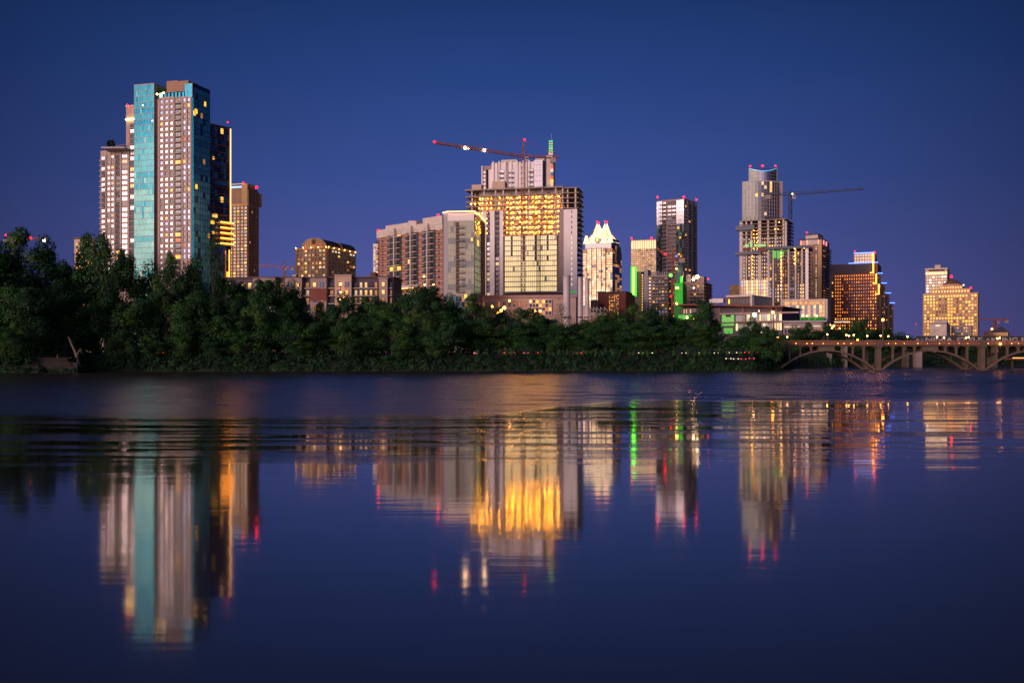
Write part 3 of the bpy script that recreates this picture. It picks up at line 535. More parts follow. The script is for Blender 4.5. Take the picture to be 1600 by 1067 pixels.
h.win('A', 735, 753.5, 334, 462, 3, 16, lambda c, r: pick([('lit_amber', 3), ('glass_dark', 2)]) if r < 3 else pick([('glass_sky', 4), ('lit_green_pale', 2), ('glass_dark', 1)]), .85, .66, off=-.95)
h.curtain('A', 789, 870, 366, 455, 26, 11, lambda c, r: 'glass_dark' if (c in (3, 9, 15, 21) and r < 5 and R.random() < .75) else pick([('lit_green_pale', 16), ('glass_green', 1), ('lit_pale', 1)]), 'mauve_wall', name='new_glazing', d=.3, mh=.5, mw=.14)
q = MB(); q.fb(A, A.at(787), A.at(880), .1, .8, h.z(462), h.z(455.2), 'red_brick'); q.fb(A, A.at(786), A.at(881), .1, 1.4, h.z(457), h.z(455.3), 'grey_panel'); q.build('podium_band', h.root)
q = MB(); q.fb(A, A.at(881), A.at(901), .82, .9, h.z(458), h.z(455), 'glow_green'); q.build('green_light', h.root)
pts = []
for i in range(2, 10):
    z = (h.z(ys[i])+h.z(ys[i-1]))/2+.7
    for px in range(791, 875, 5):
        if R.random() < .93: pts.append(A.pt(A.at(px+R.uniform(-.6, .6)), -2.4 if px % 2 else -4.4, z))
    if i < 6:
        for px in ((735, 741) if i % 2 else ())+(747, 752, 759, 765, 779): pts.append(A.pt(A.at(px+R.uniform(-1, 1)), -3, z))
    else: pts.append(A.pt(A.at(758), -4, z))
lampset(h, pts, .17)
q = MB()
for i in range(1, 10):                       # stacked boards, hoists and netting inside the open floors
    z0 = h.z(ys[i])+.25
    for k in range(26):
        u = A.at(R.uniform(788, 872)); q.fb(A, u, u+R.uniform(.15, .9), -2.2, -1.6, z0+.06, z0+R.uniform(.5, 1.7), R.choice(('dark_brown', 'brown_wall', 'dark_metal', 'ochre')))
q.build('stacked_material', h.root, 'stuff')
q = MB()
for i in range(10):
    z0 = h.z(ys[i])+.22; q.fb(A, A.at(730), A.at(880), .05, .1, z0+1.0, z0+1.06, 'rust_steel'); q.fb(A, A.at(730), A.at(880), .05, .1, z0+.5, z0+.55, 'rust_steel')
q.build('edge_rail', h.root)
for (a, e, y0, n) in ((735, 750, 281.5, -3), (767, 787, 277, -3)): q = MB(); q.fb(A, A.at(a), A.at(e), n-6, n, h.z(291.3), h.z(y0), 'beige'); q.build('roof_block', h.root)
q = MB(); X0 = A.at(818)
for du in (-.9, .9):
    for dn in (1.2, 2.6): q.bar(A.pt(X0+9+du, dn, h.base), A.pt(X0+9+du, dn, h.z(360)), .14, 'dark_metal')
for i in range(60): z = h.base+(h.z(360)-h.base)*i/60; q.bar(A.pt(X0+8.1, 1.2+1.4*(i % 2), z), A.pt(X0+9.9, 1.2+1.4*((i+1) % 2), z+1.2), .09, 'white_steel'); q.bar(A.pt(X0+8.1, 1.2, z), A.pt(X0+9.9, 1.2, z), .09, 'dark_metal')
q.build('hoist_mast', h.root); h.fin()
crane('tower_crane', 'rust-red tower crane over the gold-lit unfinished tower with two floodlights on its jib', 817.5, 552, 470, 246, (678, 224), (874, 247.5), 219, 'rust_steel', 2.2,
      [(679, 222.5, 'beacon', .55), (727, 232, 'flood', .75), (757, 235.5, 'flood', .7), (732, 233, 'lamp_orange', .35), (819.5, 219, 'beacon', .42, 552)], r=.24, dY=-20)
# white tower behind it
h = B('white_tower', 'white panelled tower behind the unfinished tower with a green lit lantern mast', 'building', 768, 848, 858, 700, 252, 'white_panel', th=.12, vis=292)
A, S = h.A, h.S; h.ribs('A', 771, 846, 250, 300, 8, .8, 1.0, 'white_panel')
for a in (780, 795, 826): h.win('A', a, a+8, 262, 300, 1, 5, 'glass_sky', .95, .62, off=.1); h.balconies('A', a, a+8, 262, 300, 5, 1.3, 'dark_metal')
for a in (777.3, 792.5, 807, 823, 838): q = MB(); q.fb(A, A.at(a), A.at(a+1.6), .05, .3, h.base, h.z(252), 'mauve_wall'); q.build('recess', h.root)
h.curtain('A', 835, 848, 250, 300, 3, 6, 'glass_sky', 'mullion', d=.9)
h.curtain('S', 848.3, 852, 251, 300, 2, 6, 'glass_blue', 'mullion', d=.2, name='side_glass')
q = MB(); q.fb(A, A.at(752.5), A.at(754.3), -14, .5, h.base, h.z(256), 'white_panel'); q.fb(A, A.at(754.3), A.at(768), -14, -.5, h.z(262), h.z(256), 'mauve_wall'); q.fb(A, A.at(763), A.at(768), -14, -.6, h.base, h.z(262), 'white_panel'); q.fb(A, A.at(754.3), A.at(759.5), -14, .1, h.base, h.z(262), 'mauve_wall'); q.build('frame_wall', h.root)
h.win('A', 755, 759.5, 263, 300, 1, 6, 'glass_sky', .8, .7, off=.12)
for (a, e, t_, m) in ((782, 807, 247, 'pale_concrete'), (836, 850, 247, 'pale_concrete')): q = MB(); q.fb(A, A.at(a), A.at(e), -12, -1.5, h.zt, h.z(t_), m); q.build('plant_room', h.root)
q = MB(); q.fb(A, A.at(853), A.at(863), -12, -2, h.base, h.z(242), 'pale_concrete'); q.fb(A, A.at(849), A.at(853), -12, -2.3, h.base, h.z(246), 'purple_dark'); q.build('stair_tower', h.root)
for i, m in enumerate(('lit_red', 'lit_pale', 'glass_blue', 'lit_red', 'lit_amber', 'lit_pale')): q = MB(); q.fb(A, A.at(860.3), A.at(864), -1.9, -.6, h.z(258+5.5*(i+1)), h.z(258.6+5.5*i), m); q.build('lit_panel', h.root)
q = MB(); Xl = A.at(858.5); q.fb(A, Xl-1.6, Xl+1.6, -9, -6, h.z(242), h.z(236), 'white_panel'); q.fb(A, Xl-2.2, Xl+2.4, -9.4, -5.6, h.z(236), h.z(235), 'ochre'); q.build('lantern_base', h.root)
for i, m in enumerate(('green_edge', 'lit_green_pale', 'green_edge', 'lit_pale', 'green_edge')):
    q = MB(); q.fb(A, Xl-1.3, Xl+1.3, -8.8, -6.2, h.z(235-3.7*i), h.z(235-3.7*i-2.9), 'teal_dark'); q.fb(A, Xl-1.35, Xl-.5, -6.2, -6.1, h.z(234.6-3.7*i), h.z(235-3.7*i-2.5), m); q.fb(A, Xl+.4, Xl+1.3, -6.2, -6.1, h.z(234.6-3.7*i), h.z(235-3.7*i-2.5), m); q.build('lantern', h.root)
q = MB(); q.bar(A.pt(Xl, -7.5, h.z(217)), A.pt(Xl, -7.5, h.z(206)), .12, 'white_steel'); q.build('mast', h.root); h.fin()
# podium under the unfinished tower
h = B('podium_block', 'low pale podium below the unfinished tower with a gridded glass corner', 'building', 745, 900, 905, 470, 464, 'pink_stone', th=.04, t=16, vis=500)
h.w.fb(h.A, -.5, h.A.len+.5, -16, .8, h.zt-.2, h.zt+1.0, 'mauve_wall'); h.curtain('A', 827, 862, 468, 492, 7, 4, [('glass_dark', 5), ('lit_dim', 2), ('lit_amber', .6)], 'white_steel', d=.5, mw=.3, mh=.35)
h.win('A', 752, 824, 468, 494, 9, 2, lambda c, r: pick([('glass_dark', 3), ('lit_dim', 2)]), .5, .6)
for px, py, yy in ((783, 485, 443), (788, 481, 447), (778, 490, 441)): h.beacon(px, py, yy, .7, 'lamp_orange', 'lamp')
for px, py in ((829, 471), (836, 486), (844, 486), (845, 494), (769, 479), (796, 470), (783, 488)): h.beacon(px, py, 462, .5, 'lamp_orange', 'lamp')
h.fin()
# smoke stacks
for px, yt, w_, lab in ((885.5, 433, 11, 'widest white smokestack, standing against the unfinished tower'), (906.5, 435, 7, 'middle white smokestack, floodlit at its foot'), (917.5, 437, 7, 'right-hand white smokestack nearest the gold crowned tower')):
    Y = 410; X = wx(px, Y); root = empty('smokestack', (X, Y, 4), lab, 'chimney', 'white smokestacks'); r0 = w_/2/F*Y*2*.5
    q = MB(); q.bar((X, Y, 4), (X, Y, wz(yt, Y)), r0*1.04, 'white_steel', r0, 18); q.build('shaft', root)
    q = MB(); q.bar((X, Y, wz(yt, Y)), (X, Y, wz(yt, Y)+.5), r0*1.12, 'grey_panel', r0*1.12, 18); q.build('rim', root)
    q = MB(); q.bar((X, Y, wz(497, Y)), (X, Y, wz(495, Y)), r0*1.3, 'dark_metal', r0*1.3, 12); q.build('walkway_ring', root)
    if w_ < 8: q = MB(); q.ball((X+.3, Y-r0-1.2, wz(517, Y)), .45, 'lamp_white', 6, 4); q.bar((X+.3, Y-r0-1.2, wz(517, Y)), (X+.3, Y-r0+.1, wz(518, Y)), .08, 'dark_metal'); q.build('foot_lamp', root)
# crowned tower
h = B('crowned_tower', 'gold-white tower with a glowing folded pyramid crown and red lights at its tips', 'building', 911, 957, 971, 1050, 376, None, th=.22, vis=478)
A, S = h.A, h.S; W = A.len; D = S.len
q = MB(); q.fb(A, 0, W, -D, 0, h.base, h.z(388), 'gold_lit_wall'); q.fb(A, 2.0, W-2, -D+1.5, -1.6, h.z(388), h.z(372), 'glass_dark'); q.build('wall', h.root)
frost = lambda c, r: pick([('frost_pane', 6), ('frost_pane_b', 5), ('frost_glow', 1.2 if r % 3 == 0 else .1), ('glass_grey', 1)])  # pane glow stands in for warm floodlight and reflections on the glass
h.curtain('A', 918, 947, 388, 480, 8, 22, frost, 'mullion', d=1.6, mw=.3, mh=.3, name='glass_facade'); h.curtain('A', 911.3, 918, 394, 480, 2, 22, frost, 'mullion', d=.3, mh=.4, name='glass_facade'); h.curtain('A', 947, 957, 394, 480, 3, 22, frost, 'mullion', d=.5, mh=.4, name='glass_facade')
q = MB(); q.fb(A, A.at(918), A.at(947), 0, 1.55, h.base, h.z(387.5), 'gold_lit_wall'); q.build('front_bay', h.root)
h.bands('A', 947, 957, 394, 418, 6, 1.2, .6, 'gold_lit_wall'); h.bands('A', 911.5, 918, 394, 426, 8, 1.0, .6, 'gold_lit_wall')
for px in (918, 925.5, 933, 940.5, 947): q = MB(); u = A.at(px); q.fb(A, u-.35, u+.35, 1.6, 2.3, h.base, h.z(386), 'mauve_wall'); q.build('fin', h.root)
h.curtain('S', 957.3, 971, 392, 480, 4, 22, [('frost_pane_b', 2), ('glass_blue', 4), ('lit_dim', 4), ('glass_dark', 2)], 'mullion_dark', d=.2, name='side_glass')
def crown(u0, u1, n0, n1, y0, yt, tips, m, nm):
    q = MB(); cu = (u0+u1)/2; cn = (n0+n1)/2; zb = h.z(y0); zt = h.z(yt); tu = (u1-u0)*tips; tn = (n1-n0)*.16
    lo = [(u0, n1), (cu, n1), (u1, n1), (u1, cn), (u1, n0), (cu, n0), (u0, n0), (u0, cn)]
    hi = [(cu-tu, cn+tn, 1), (cu, cn+tn*.4, .6), (cu+tu, cn+tn, 1), (cu+tu*.6, cn, .72), (cu+tu, cn-tn, 1), (cu, cn-tn*.4, .6), (cu-tu, cn-tn, 1), (cu-tu*.6, cn, .72)]
    for i in range(8):
        j = (i+1) % 8; q.poly([A.pt(lo[i][0], lo[i][1], zb), A.pt(lo[j][0], lo[j][1], zb), A.pt(hi[j][0], hi[j][1], zb+(zt-zb)*hi[j][2]), A.pt(hi[i][0], hi[i][1], zb+(zt-zb)*hi[i][2])], m)
        q.bar(A.pt(lo[i][0], lo[i][1], zb), A.pt(hi[i][0], hi[i][1], zb+(zt-zb)*hi[i][2]), .4, 'ochre', .2)
    q.poly([A.pt(p[0], p[1], zb+(zt-zb)*p[2]) for p in hi], m); return q.build(nm, h.root), hi, zb, zt
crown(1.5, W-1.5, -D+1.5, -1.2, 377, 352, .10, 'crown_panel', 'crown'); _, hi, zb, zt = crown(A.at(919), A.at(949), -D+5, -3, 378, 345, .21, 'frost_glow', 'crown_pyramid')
for i in (0, 2, 4, 6): p = A.pt(hi[i][0], hi[i][1], zt+1.2); q = MB(); q.ball(p, .6, 'beacon'); q.bar((p[0], p[1], p[2]-2), p, .15, 'dark_metal'); q.build('beacon', h.root)
for a, e in ((911, 920), (920, 931), (938, 949), (949, 957)):   # the lower gables
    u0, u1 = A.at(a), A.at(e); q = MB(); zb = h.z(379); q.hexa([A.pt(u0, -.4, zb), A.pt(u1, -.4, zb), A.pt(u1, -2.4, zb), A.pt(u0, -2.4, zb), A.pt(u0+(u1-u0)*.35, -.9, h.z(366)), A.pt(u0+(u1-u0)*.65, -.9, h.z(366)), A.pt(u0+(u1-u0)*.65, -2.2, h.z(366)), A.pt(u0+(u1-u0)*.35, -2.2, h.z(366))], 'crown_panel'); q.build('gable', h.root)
q = MB(); c = A.at(933); cz = h.z(374)
for i in range(16): a, e = i*math.pi/8, (i+1)*math.pi/8; q.bar(A.pt(c+2.6*math.cos(a), .2, cz+2.6*math.sin(a)), A.pt(c+2.6*math.cos(e), .2, cz+2.6*math.sin(e)), .4, 'ochre')
q.fb(A, c-1.2, c+1.2, -.6, .1, cz-1.2, cz+1.2, 'lit_yellow'); q.build('round_ornament', h.root); q = MB(); q.fb(S, S.at(961), S.at(968), .4, 1.6, h.z(412), h.z(383), 'ochre'); q.fb(S, S.at(963), S.at(966.5), 1.6, 1.8, h.z(409), h.z(386), 'glass_dark'); q.build('side_frame', h.root); h.fin()
# low dark brick building
h = B('brick_warehouse', 'low dark brick building with a lattice of small amber windows below the crowned tower', 'building', 934, 978, 992, 560, 457, 'red_brick', th=.1, t=20, vis=500)
h.w.fb(h.A, -.3, h.A.len+.3, -20, .3, h.zt, h.zt+.7, 'dark_brown'); h.win('A', 951, 967, 460, 496, 6, 13, lambda c, r: pick([('lit_amber', 5), ('lit_dim', 3), ('glass_dark', 3)]), .5, .6)
h.part('side_wing', 925, 935, 469, 500, 'dark_brown', 556, 10); h.fin()
h = B('service_block', 'small pale service block with a white steel frame beside the right-hand smokestacks', 'building', 920, 948, 952, 400, 488, 'mauve_wall', th=.05, t=12, vis=520)
h.win('A', 922, 946, 491, 512, 5, 3, lambda c, r: pick([('glass_dark', 5), ('lit_dim', 2)]), .5, .5)
q = MB()
for px in (922, 927, 932, 938, 944): q.bar(h.A.pt(h.A.at(px), -2, h.zt), h.A.pt(h.A.at(px), -2, h.zt+2.2), .12, 'white_steel'); q.bar(h.A.pt(h.A.at(px), -2, h.zt+2.2), h.A.pt(h.A.at(px)+1.4, -2, h.zt+.5), .1, 'white_steel')
q.build('roof_frame', h.root); h.fin()
# white lit office
h = B('office_tower', 'pale office tower with a bright striped crown between the crowned tower and the dark tower', 'building', 986, 1025, 1030, 950, 374, 'beige', th=.12, t=26, vis=425)
h.curtain('A', 986.2, 1025, 375, 389, 11, 1, 'crown_panel', 'ochre', d=.4, mw=.5, mh=.6, name='lit_crown'); h.curtain('A', 986.2, 1025, 389, 425, 13, 12, [('frost_pane_b', 8), ('glass_grey', 1.4), ('frost_pane', 1.5)], 'mullion', d=.3, mw=.35, mh=.6)
h.beacon(987, 372.5, r=1); h.beacon(1018, 372, r=1); h.fin()
# hotel with green light bar
h = B('hotel', 'plain beige block carrying a tall bright green light bar', 'building', 985, 1008, 1012, 620, 424, 'beige', th=.15, t=22, vis=482)
q = MB(); q.fb(h.A, h.A.at(985.3), h.A.at(995), .0, .9, h.z(464), h.z(416), 'white_panel'); q.fb(h.A, h.A.at(986), h.A.at(994.8), .9, 1.1, h.z(463), h.z(417), 'green_edge'); q.build('green_halo_panel', h.root); h.fstrip('A', 988.3, 992.2, 418, 462, 'strip_green', 1.12, 1.5, 'green_light_bar')  # glowing green face imitates the light bar's glow on the wall
q = MB(); q.fb(h.A, h.A.at(1001.5), h.A.at(1006), .0, .25, h.z(484), h.z(425), 'dark_brown'); q.build('stair_recess', h.root); h.win('A', 1001.5, 1006, 428, 486, 1, 14, 'lit_yellow', .5, .6, 'ochre', off=.26); h.fin()
h = B('balcony_block', 'stepped dark balcony block right of the green light bar', 'building', 1004, 1044, 1055, 590, 430, 'mauve_wall', th=.2, vis=492)
q = MB(); q.fb(h.A, h.A.at(1007), h.A.at(1012.5), -10, .5, h.base, h.z(420), 'grey_panel'); q.build('lift_tower', h.root)
h.bands('A', 1019, 1043.8, 432, 500, 13, 1.5, .3, 'pale_concrete'); h.win('A', 1019, 1043, 432, 500, 5, 13, lambda c, r: pick([('glass_dark', 5), ('glass_blue', 3), ('lit_dim', 2), ('lit_amber', .5)]), .7, .6)
h.win('A', 1013.5, 1017.5, 432, 500, 1, 13, lambda c, r: pick([('lit_warm', 2), ('glass_sky', 3)]), .9, .5); h.balconies('A', 1020, 1030, 432, 500, 13, 2.6, 'pale_concrete'); h.balconies('A', 1033, 1043, 432, 500, 13, 2.6, 'concrete')
h.win('S', 1045, 1054, 436, 500, 3, 12, lambda c, r: pick([('lit_amber', 2), ('glass_dark', 5), ('lit_red', 1)]), .6, .6); q = MB()
for i in range(9): q.bar(h.A.pt(h.A.at(1016+3*i), -3, h.zt), h.A.pt(h.A.at(1016+3*i), -3, h.zt+R.uniform(1, 3)), .25, 'white_steel')
q.build('roof_vents', h.root); h.fin()
# dark glass tower
h = B('dark_glass_tower', 'tall dark glass tower with pale top corners and three red roof lights', 'building', 1026, 1069, 1089, 820, 310, 'mauve_wall', th=.28, vis=450)
A, S = h.A, h.S
ref = lambda c, r: 'glass_sky' if r < 6 else pick([('glass_dark', 6), ('green_glass_dark', 5), ('glass_blue', 2), ('lit_amber', .15)]) if r < 18 else pick([('green_glass_dark', 6), ('glass_dark', 3), ('lit_dim', 1)])  # paler upper panes: the sky's reflection put into the glass colour
h.curtain('A', 1026.2, 1035, 312, 450, 3, 22, ref, 'mullion_dark', d=.35, name='glass_facade'); h.curtain('A', 1057, 1068.8, 312, 450, 4, 22, lambda c, r: ref(c, r) if c < 4 else 0, 'mullion_dark', d=.35, name='glass_facade')
h.bands('A', 1035.5, 1056.5, 318, 450, 22, .8, .9, 'mauve_wall'); h.win('A', 1043, 1056.5, 312, 450, 2, 22, lambda c, r: 'glass_sky' if 0 < r < 4 else pick([('glass_dark', 6), ('glass_blue', 3)]), .94, .55, off=.1); h.win('A', 1036, 1041, 312, 450, 1, 22, lambda c, r: 'glass_sky' if r < 5 else 'glass_dark', .9, .6, off=.1); h.balconies('A', 1031, 1041, 312, 450, 22, 2.0, 'dark_metal')
for px in (1074, 1080.5, 1087.5): q = MB(); q.fb(S, S.at(px)-1.2, S.at(px)+1.2, 0, .8, h.base, h.z(313 if px < 1085 else 312), 'grey_panel'); q.build('white_pier', h.root)
for a, e in ((1070.2, 1072.8), (1075.2, 1079.3), (1081.8, 1086.3)): h.balconies('S', a, e, 315, 450, 30, 1.4, 'grey_panel'); h.win('S', a, e, 315, 450, 1, 30, lambda c, r: pick([('glass_dark', 9), ('lit_amber', .5), ('lit_warm', .3)]), .8, .7)
for px, py in ((1059, 355), (1060, 397), (1062, 371), (1063, 400), (1059, 356)): q = MB(); u = A.at(px); q.fb(A, u, u+1.4, .5, .7, h.z(py+1.3), h.z(py-1.3), 'lit_amber'); q.build('lit_window', h.root)
h.beacon(1027.5, 308.5, r=1); h.beacon(1068.5, 308, r=1.1); h.beacon(1088.2, 319 if 0 else 312, 850, 1.0); h.fin()
# green netted core and small crane
h = B('netted_building', 'unfinished block wrapped in bright green netting beside a red crane', 'building', 1054, 1067, 1073, 560, 442, 'green_net', th=.2, t=8, vis=482)
h.fstrip('A', 1054.5, 1067, 443, 478, 'glow_green', .1, .4, 'green_netting'); h.fstrip('A', 1062.8, 1066.5, 432, 442, 'green_edge', -1, .2, 'green_light'); q = MB(); q.fb(h.A, h.A.at(1055), h.A.at(1066), -5, -1, h.zt, h.z(414), 'green_glass_dark'); q.build('stair_core', h.root)
for px, py, m in ((1057, 420, 'lamp_warm'), (1056.5, 450, 'lamp_warm'), (1059, 449.5, 'lamp_warm'), (1057, 474, 'lamp_orange')): h.beacon(px, py, 556, .42, m, 'lamp')
h.fin()
crane('small_crane', 'thin red crane in front of the dark glass tower with a green floodlight', 1051.5, 550, 490, 409, (1026, 389), (1068, 402), 384, 'rust_steel', 1.3, [(1039, 397, 'beacon', .5, 548), (1047.5, 430.5, 'lamp_green', 1.0, 548), (1056.5, 400.5, 'lamp_blue', .55, 548), (1048, 463.5, 'beacon', .35, 548)], r=.2)
# rounded block
h = B('terraced_block', 'dark unfinished terraced block with two white floodlights on its roof', 'building', 1069, 1100, 1112, 640, 440, 'mauve_wall', th=.2, vis=470)
h.bands('A', 1070, 1100, 442, 480, 7, 1.0, .4, 'concrete'); h.bands('S', 1100, 1111.8, 442, 480, 7, 1.0, .4, 'concrete'); h.win('A', 1078, 1099, 444, 480, 4, 6, lambda c, r: pick([('glass_dark', 6), ('lit_amber', 1)]), .7, .6); q = MB(); q.fb(h.A, h.A.at(1088), h.A.at(1100), -9, -.4, h.zt, h.z(432), 'mauve_wall'); q.fb(h.A, h.A.at(1072), h.A.at(1079), -4, -1, h.zt, h.z(428), 'pale_concrete'); q.build('upper_terrace', h.root)
for px, py, m, r in ((1083.5, 436.5, 'flood', .8), (1089.5, 432.5, 'flood', 1.0), (1106.5, 436, 'beacon', .6), (1084, 450, 'lamp_white', .6)): h.beacon(px, py, 630, r, m, 'beacon' if m == 'beacon' else 'flood_lamp')
h.fin()
# rounded top tower
Y = 860; px0, px1 = 1160, 1221
h = B('round_top_tower', 'grey glass tower with a rounded front and a blue arc of light at its top', 'building', 1160, 1221, 1224, Y, 284, None, th=.0, t=34, vis=342)
def arc(pa, pb, bulge, n, Y0): return [(wx(pa+(pb-pa)*i/n, Y0), Y0-bulge*math.sin(math.pi*i/n)) for i in range(n+1)]
def drum(pa, pb, bul, y0, y1, n, m, nm, Y0):
    P = arc(pa, pb, bul, n, Y0); back = [(wx(pb-.5, Y0+22), Y0+22), (wx(pa+5, Y0+22), Y0+22)]; q = MB(); q.prism(P+back, wz(y1, Y), wz(y0, Y), m, 'roof_dark'); q.build(nm, h.root); return P
P = drum(1160, 1221, 7, 284, 620, 14, 'grey_panel', 'wall', Y)
for s_, (p, q_) in enumerate(zip(P, P[1:])):
    fr_ = Fr(p, q_); b = MB(); nr = 10; z0, z1 = h.z(345), h.z(286)
    for r in range(nr):
        m = pick([('glass_grey', 8), ('glass_blue', 1)]) if s_ > 3 else 'glass_grey' if s_ in (0, 1, 5, 6, 7, 8, 12, 13) else 'glass_grey'
        if s_ in (4, 9) and r > 5: m = pick([('lit_warm', 3), ('glass_grey', 1)])
        if s_ in (6, 7): m = pick([('glass_grey', 5), ('lit_pale', 1)])
        a, e = z0+(z1-z0)*r/nr, z0+(z1-z0)*(r+1)/nr; b.poly([fr_.pt(0, .2, a), fr_.pt(fr_.len, .2, a), fr_.pt(fr_.len, .2, e), fr_.pt(0, .2, e)], m); b.fb(fr_, 0, fr_.len, 0, .35 if s_ not in (6, 7) else 1.2, a-.15, a+.15, 'mullion')
    b.fb(fr_, -.15, .15, 0, .5, z0, z1, 'mullion'); b.build('glass_facade', h.root)
P = drum(1170, 1213, 5, 267, 284, 12, 'glass_blue', 'upper_drum', Y+4)
for s_, (p, q_) in enumerate(zip(P, P[1:])):
    fr_ = Fr(p, q_); b = MB(); yt = 262+5.5*math.sin(math.pi*(s_+.5)/12); b.fb(fr_, 0, fr_.len, -.3, .25, h.z(283), h.z(yt), 'glass_sky' if 4 <= s_ <= 8 else 'glass_grey')
    for k in range(4): z = h.z(283-5*k); b.fb(fr_, 0, fr_.len, .25, .4, z-.12, z+.12, 'mullion')
    b.build('glass_screen', h.root)
q = MB()
for i, (p, q_) in enumerate(zip(P, P[1:])):
    y0, y1 = 262.5+5.5*math.sin(math.pi*i/12), 262.5+5.5*math.sin(math.pi*(i+1)/12); q.bar((p[0], p[1]-.7, h.z(y0)), (q_[0], q_[1]-.7, h.z(y1)), .35, 'strip_cyan')
q.build('blue_arc_light', h.root); q = MB(); q.bar((wx(1170, Y+6), Y+6, h.z(261.5)), (wx(1213, Y+6), Y+6, h.z(261.5)), .4, 'dark_metal'); q.build('top_beam', h.root)
q = MB(); q.fb(Fr((wx(1213, Y), Y), (wx(1215, Y), Y)), 0, 1.0, 0, .6, h.z(283), h.z(262), 'glass_green'); q.build('edge_fin', h.root); q = MB(); q.fb(Fr((wx(1217.5, Y), Y-1), (wx(1222, Y), Y-1)), 0, 2.6, -20, .4, h.base, h.z(284), 'mauve_wall'); q.build('side_pier', h.root)
for px, py, r in ((1172, 260, 1), (1191.5, 259.5, 1.2), (1211.5, 259.5, .9)): h.beacon(px, py, Y, r)
h.fin()
# right-hand construction tower
h = B('scaffolded_tower', 'unfinished concrete tower with green netting and strings of work lamps', 'building', 1156, 1229, 1241, 590, 342, None, th=.12, vis=465)
A, S = h.A, h.S; q = MB(); q.fb(A, 2, A.len-2, -S.len+1, -5, h.base, h.z(345), 'dark_concrete'); q.build('core', h.root)
for i in range(23):
    y = 342+5.6*i; q = MB(); q.fb(A, 0, A.len, -S.len, .2 if i > 4 else .9, h.z(y)-.17, h.z(y)+.12, 'concrete'); q.build('floor_slab', h.root)
for px in (1158, 1166, 1174, 1187, 1200, 1212, 1224): q = MB(); u = A.at(px); w_ = .9 if px in (1158, 1187) else .45; q.fb(A, u-w_, u+w_, -1.2, .25 if w_ > .5 else -.1, h.base, h.z(343), 'pale_concrete'); q.build('column', h.root)
q = MB(); q.fb(A, A.at(1226.5), A.len+.2, -3, .5, h.base, h.z(346), 'pale_concrete'); q.build('white_pier', h.root)
h.win('S', 1230, 1240, 346, 460, 2, 20, lambda c, r: pick([('glass_dark', 8), ('lit_dim', 1)]), .8, .6)
h.win('A', 1160, 1225, 368, 460, 16, 16, lambda c, r: pick([('glass_dark', 8), ('glass_dark', 2), ('lit_dim', 2.5), ('lit_amber', 1.2), ('red_brick', 1)]), .62, .62, off=-.9)
for (a, e, y0, y1) in ((1151, 1180, 350, 357), (1150, 1190, 391.5, 396)): q = MB(); q.fb(A, A.at(a), A.at(e), -2, 2.6, h.z(y1), h.z(y0), 'blue_steel'); q.build('loading_platform', h.root)
for (a, e, y0, y1) in ((1164, 1170, 379, 384), (1172, 1176, 374, 384), (1180, 1197, 380, 384)): h.fstrip('A', a, e, y0, y1, 'glow_green', .3, .5, 'green_netting')
h.fstrip('A', 1161, 1172, 385, 389, 'red_brick', .3, .5, 'red_panel'); h.fstrip('A', 1184, 1198, 385, 391, 'red_brick', .3, .5, 'red_panel')
pts = [A.pt(A.at(px+R.uniform(-1, 1)), -1.0, h.z(y)) for y in (358, 363.5, 369, 375, 386) for px in (1178, 1183)]+[A.pt(A.at(px), -1.5, h.z(y)) for px, y in ((1211, 346), (1217, 346), (1210, 357), (1215, 357), (1211, 363), (1211, 375), (1195, 388), (1179, 380))]
pts += [A.pt(A.at(1176.5), 1.5, h.z(399+5.6*i)) for i in range(11)]; lampset(h, pts, .26, 'string_lamp')
q = MB()
for i in range(22): u = A.at(R.uniform(1158, 1240)); z = h.z(342); q.bar(A.pt(u, -R.uniform(0, 8), z), A.pt(u, -R.uniform(0, 8), z+R.uniform(1, 3.2)), .14, 'dark_metal')
q.build('rebar_posts', h.root, 'stuff'); h.curtain('A', 1158, 1228, 436, 468, 18, 6, lambda c, r: 'lit_warm' if c in (2, 4, 6, 9, 12) else pick([('glass_dark', 4), ('lit_dim', 2)]), 'concrete', d=.3, mw=.3, mh=.3, name='new_glazing'); h.fin()
crane('luffing_crane', 'dark blue crane on the scaffolded tower reaching right across the sky', 1235, 596, 343, 305, (1350, 296), (1192, 304.5), 297, 'blue_steel', 1.6, [(1237.5, 303.5, 'lamp_white', .55, 594)], r=.22, ties=False)
h = B('unfinished_block', 'lower unfinished block with lit stair lamps in front of the pink tower', 'building', 1200, 1263, 1269, 560, 385, None, th=.12, t=20, vis=470)
A, S = h.A, h.S; q = MB(); q.fb(A, 1, A.len-1, -18, -4, h.base, h.z(390), 'dark_concrete'); q.build('core', h.root)
q = MB(); q.fb(A, -1.5, A.len+1, -20, 1.6, h.z(388), h.z(384), 'blue_steel'); q.build('roof_slab', h.root)
for i in range(15): y = 393+5.6*i; q = MB(); q.fb(A, 0, A.len, -20, .2, h.z(y)-.17, h.z(y)+.12, 'concrete'); q.build('floor_slab', h.root)
for px in (1201, 1208, 1221, 1232, 1243, 1253): q = MB(); u = A.at(px); q.fb(A, u-.4, u+.4, -1.2, .0, h.base, h.z(388), 'pale_concrete'); q.build('column', h.root)
q = MB(); q.fb(A, A.at(1258.5), A.len+.1, -3, .5, h.base, h.z(388.2), 'white_panel'); q.build('white_pier', h.root)
h.win('A', 1202, 1257, 392, 470, 14, 14, lambda c, r: pick([('glass_dark', 8), ('glass_dark', 2), ('lit_dim', 3), ('dark_brown', 2), ('lit_amber', 1)]) if r < 9 else ('lit_warm' if c in (1, 3, 6, 7, 10, 12, 13) else pick([('glass_dark', 1), ('glass_blue', 1)])), .66, .8, off=-.9)
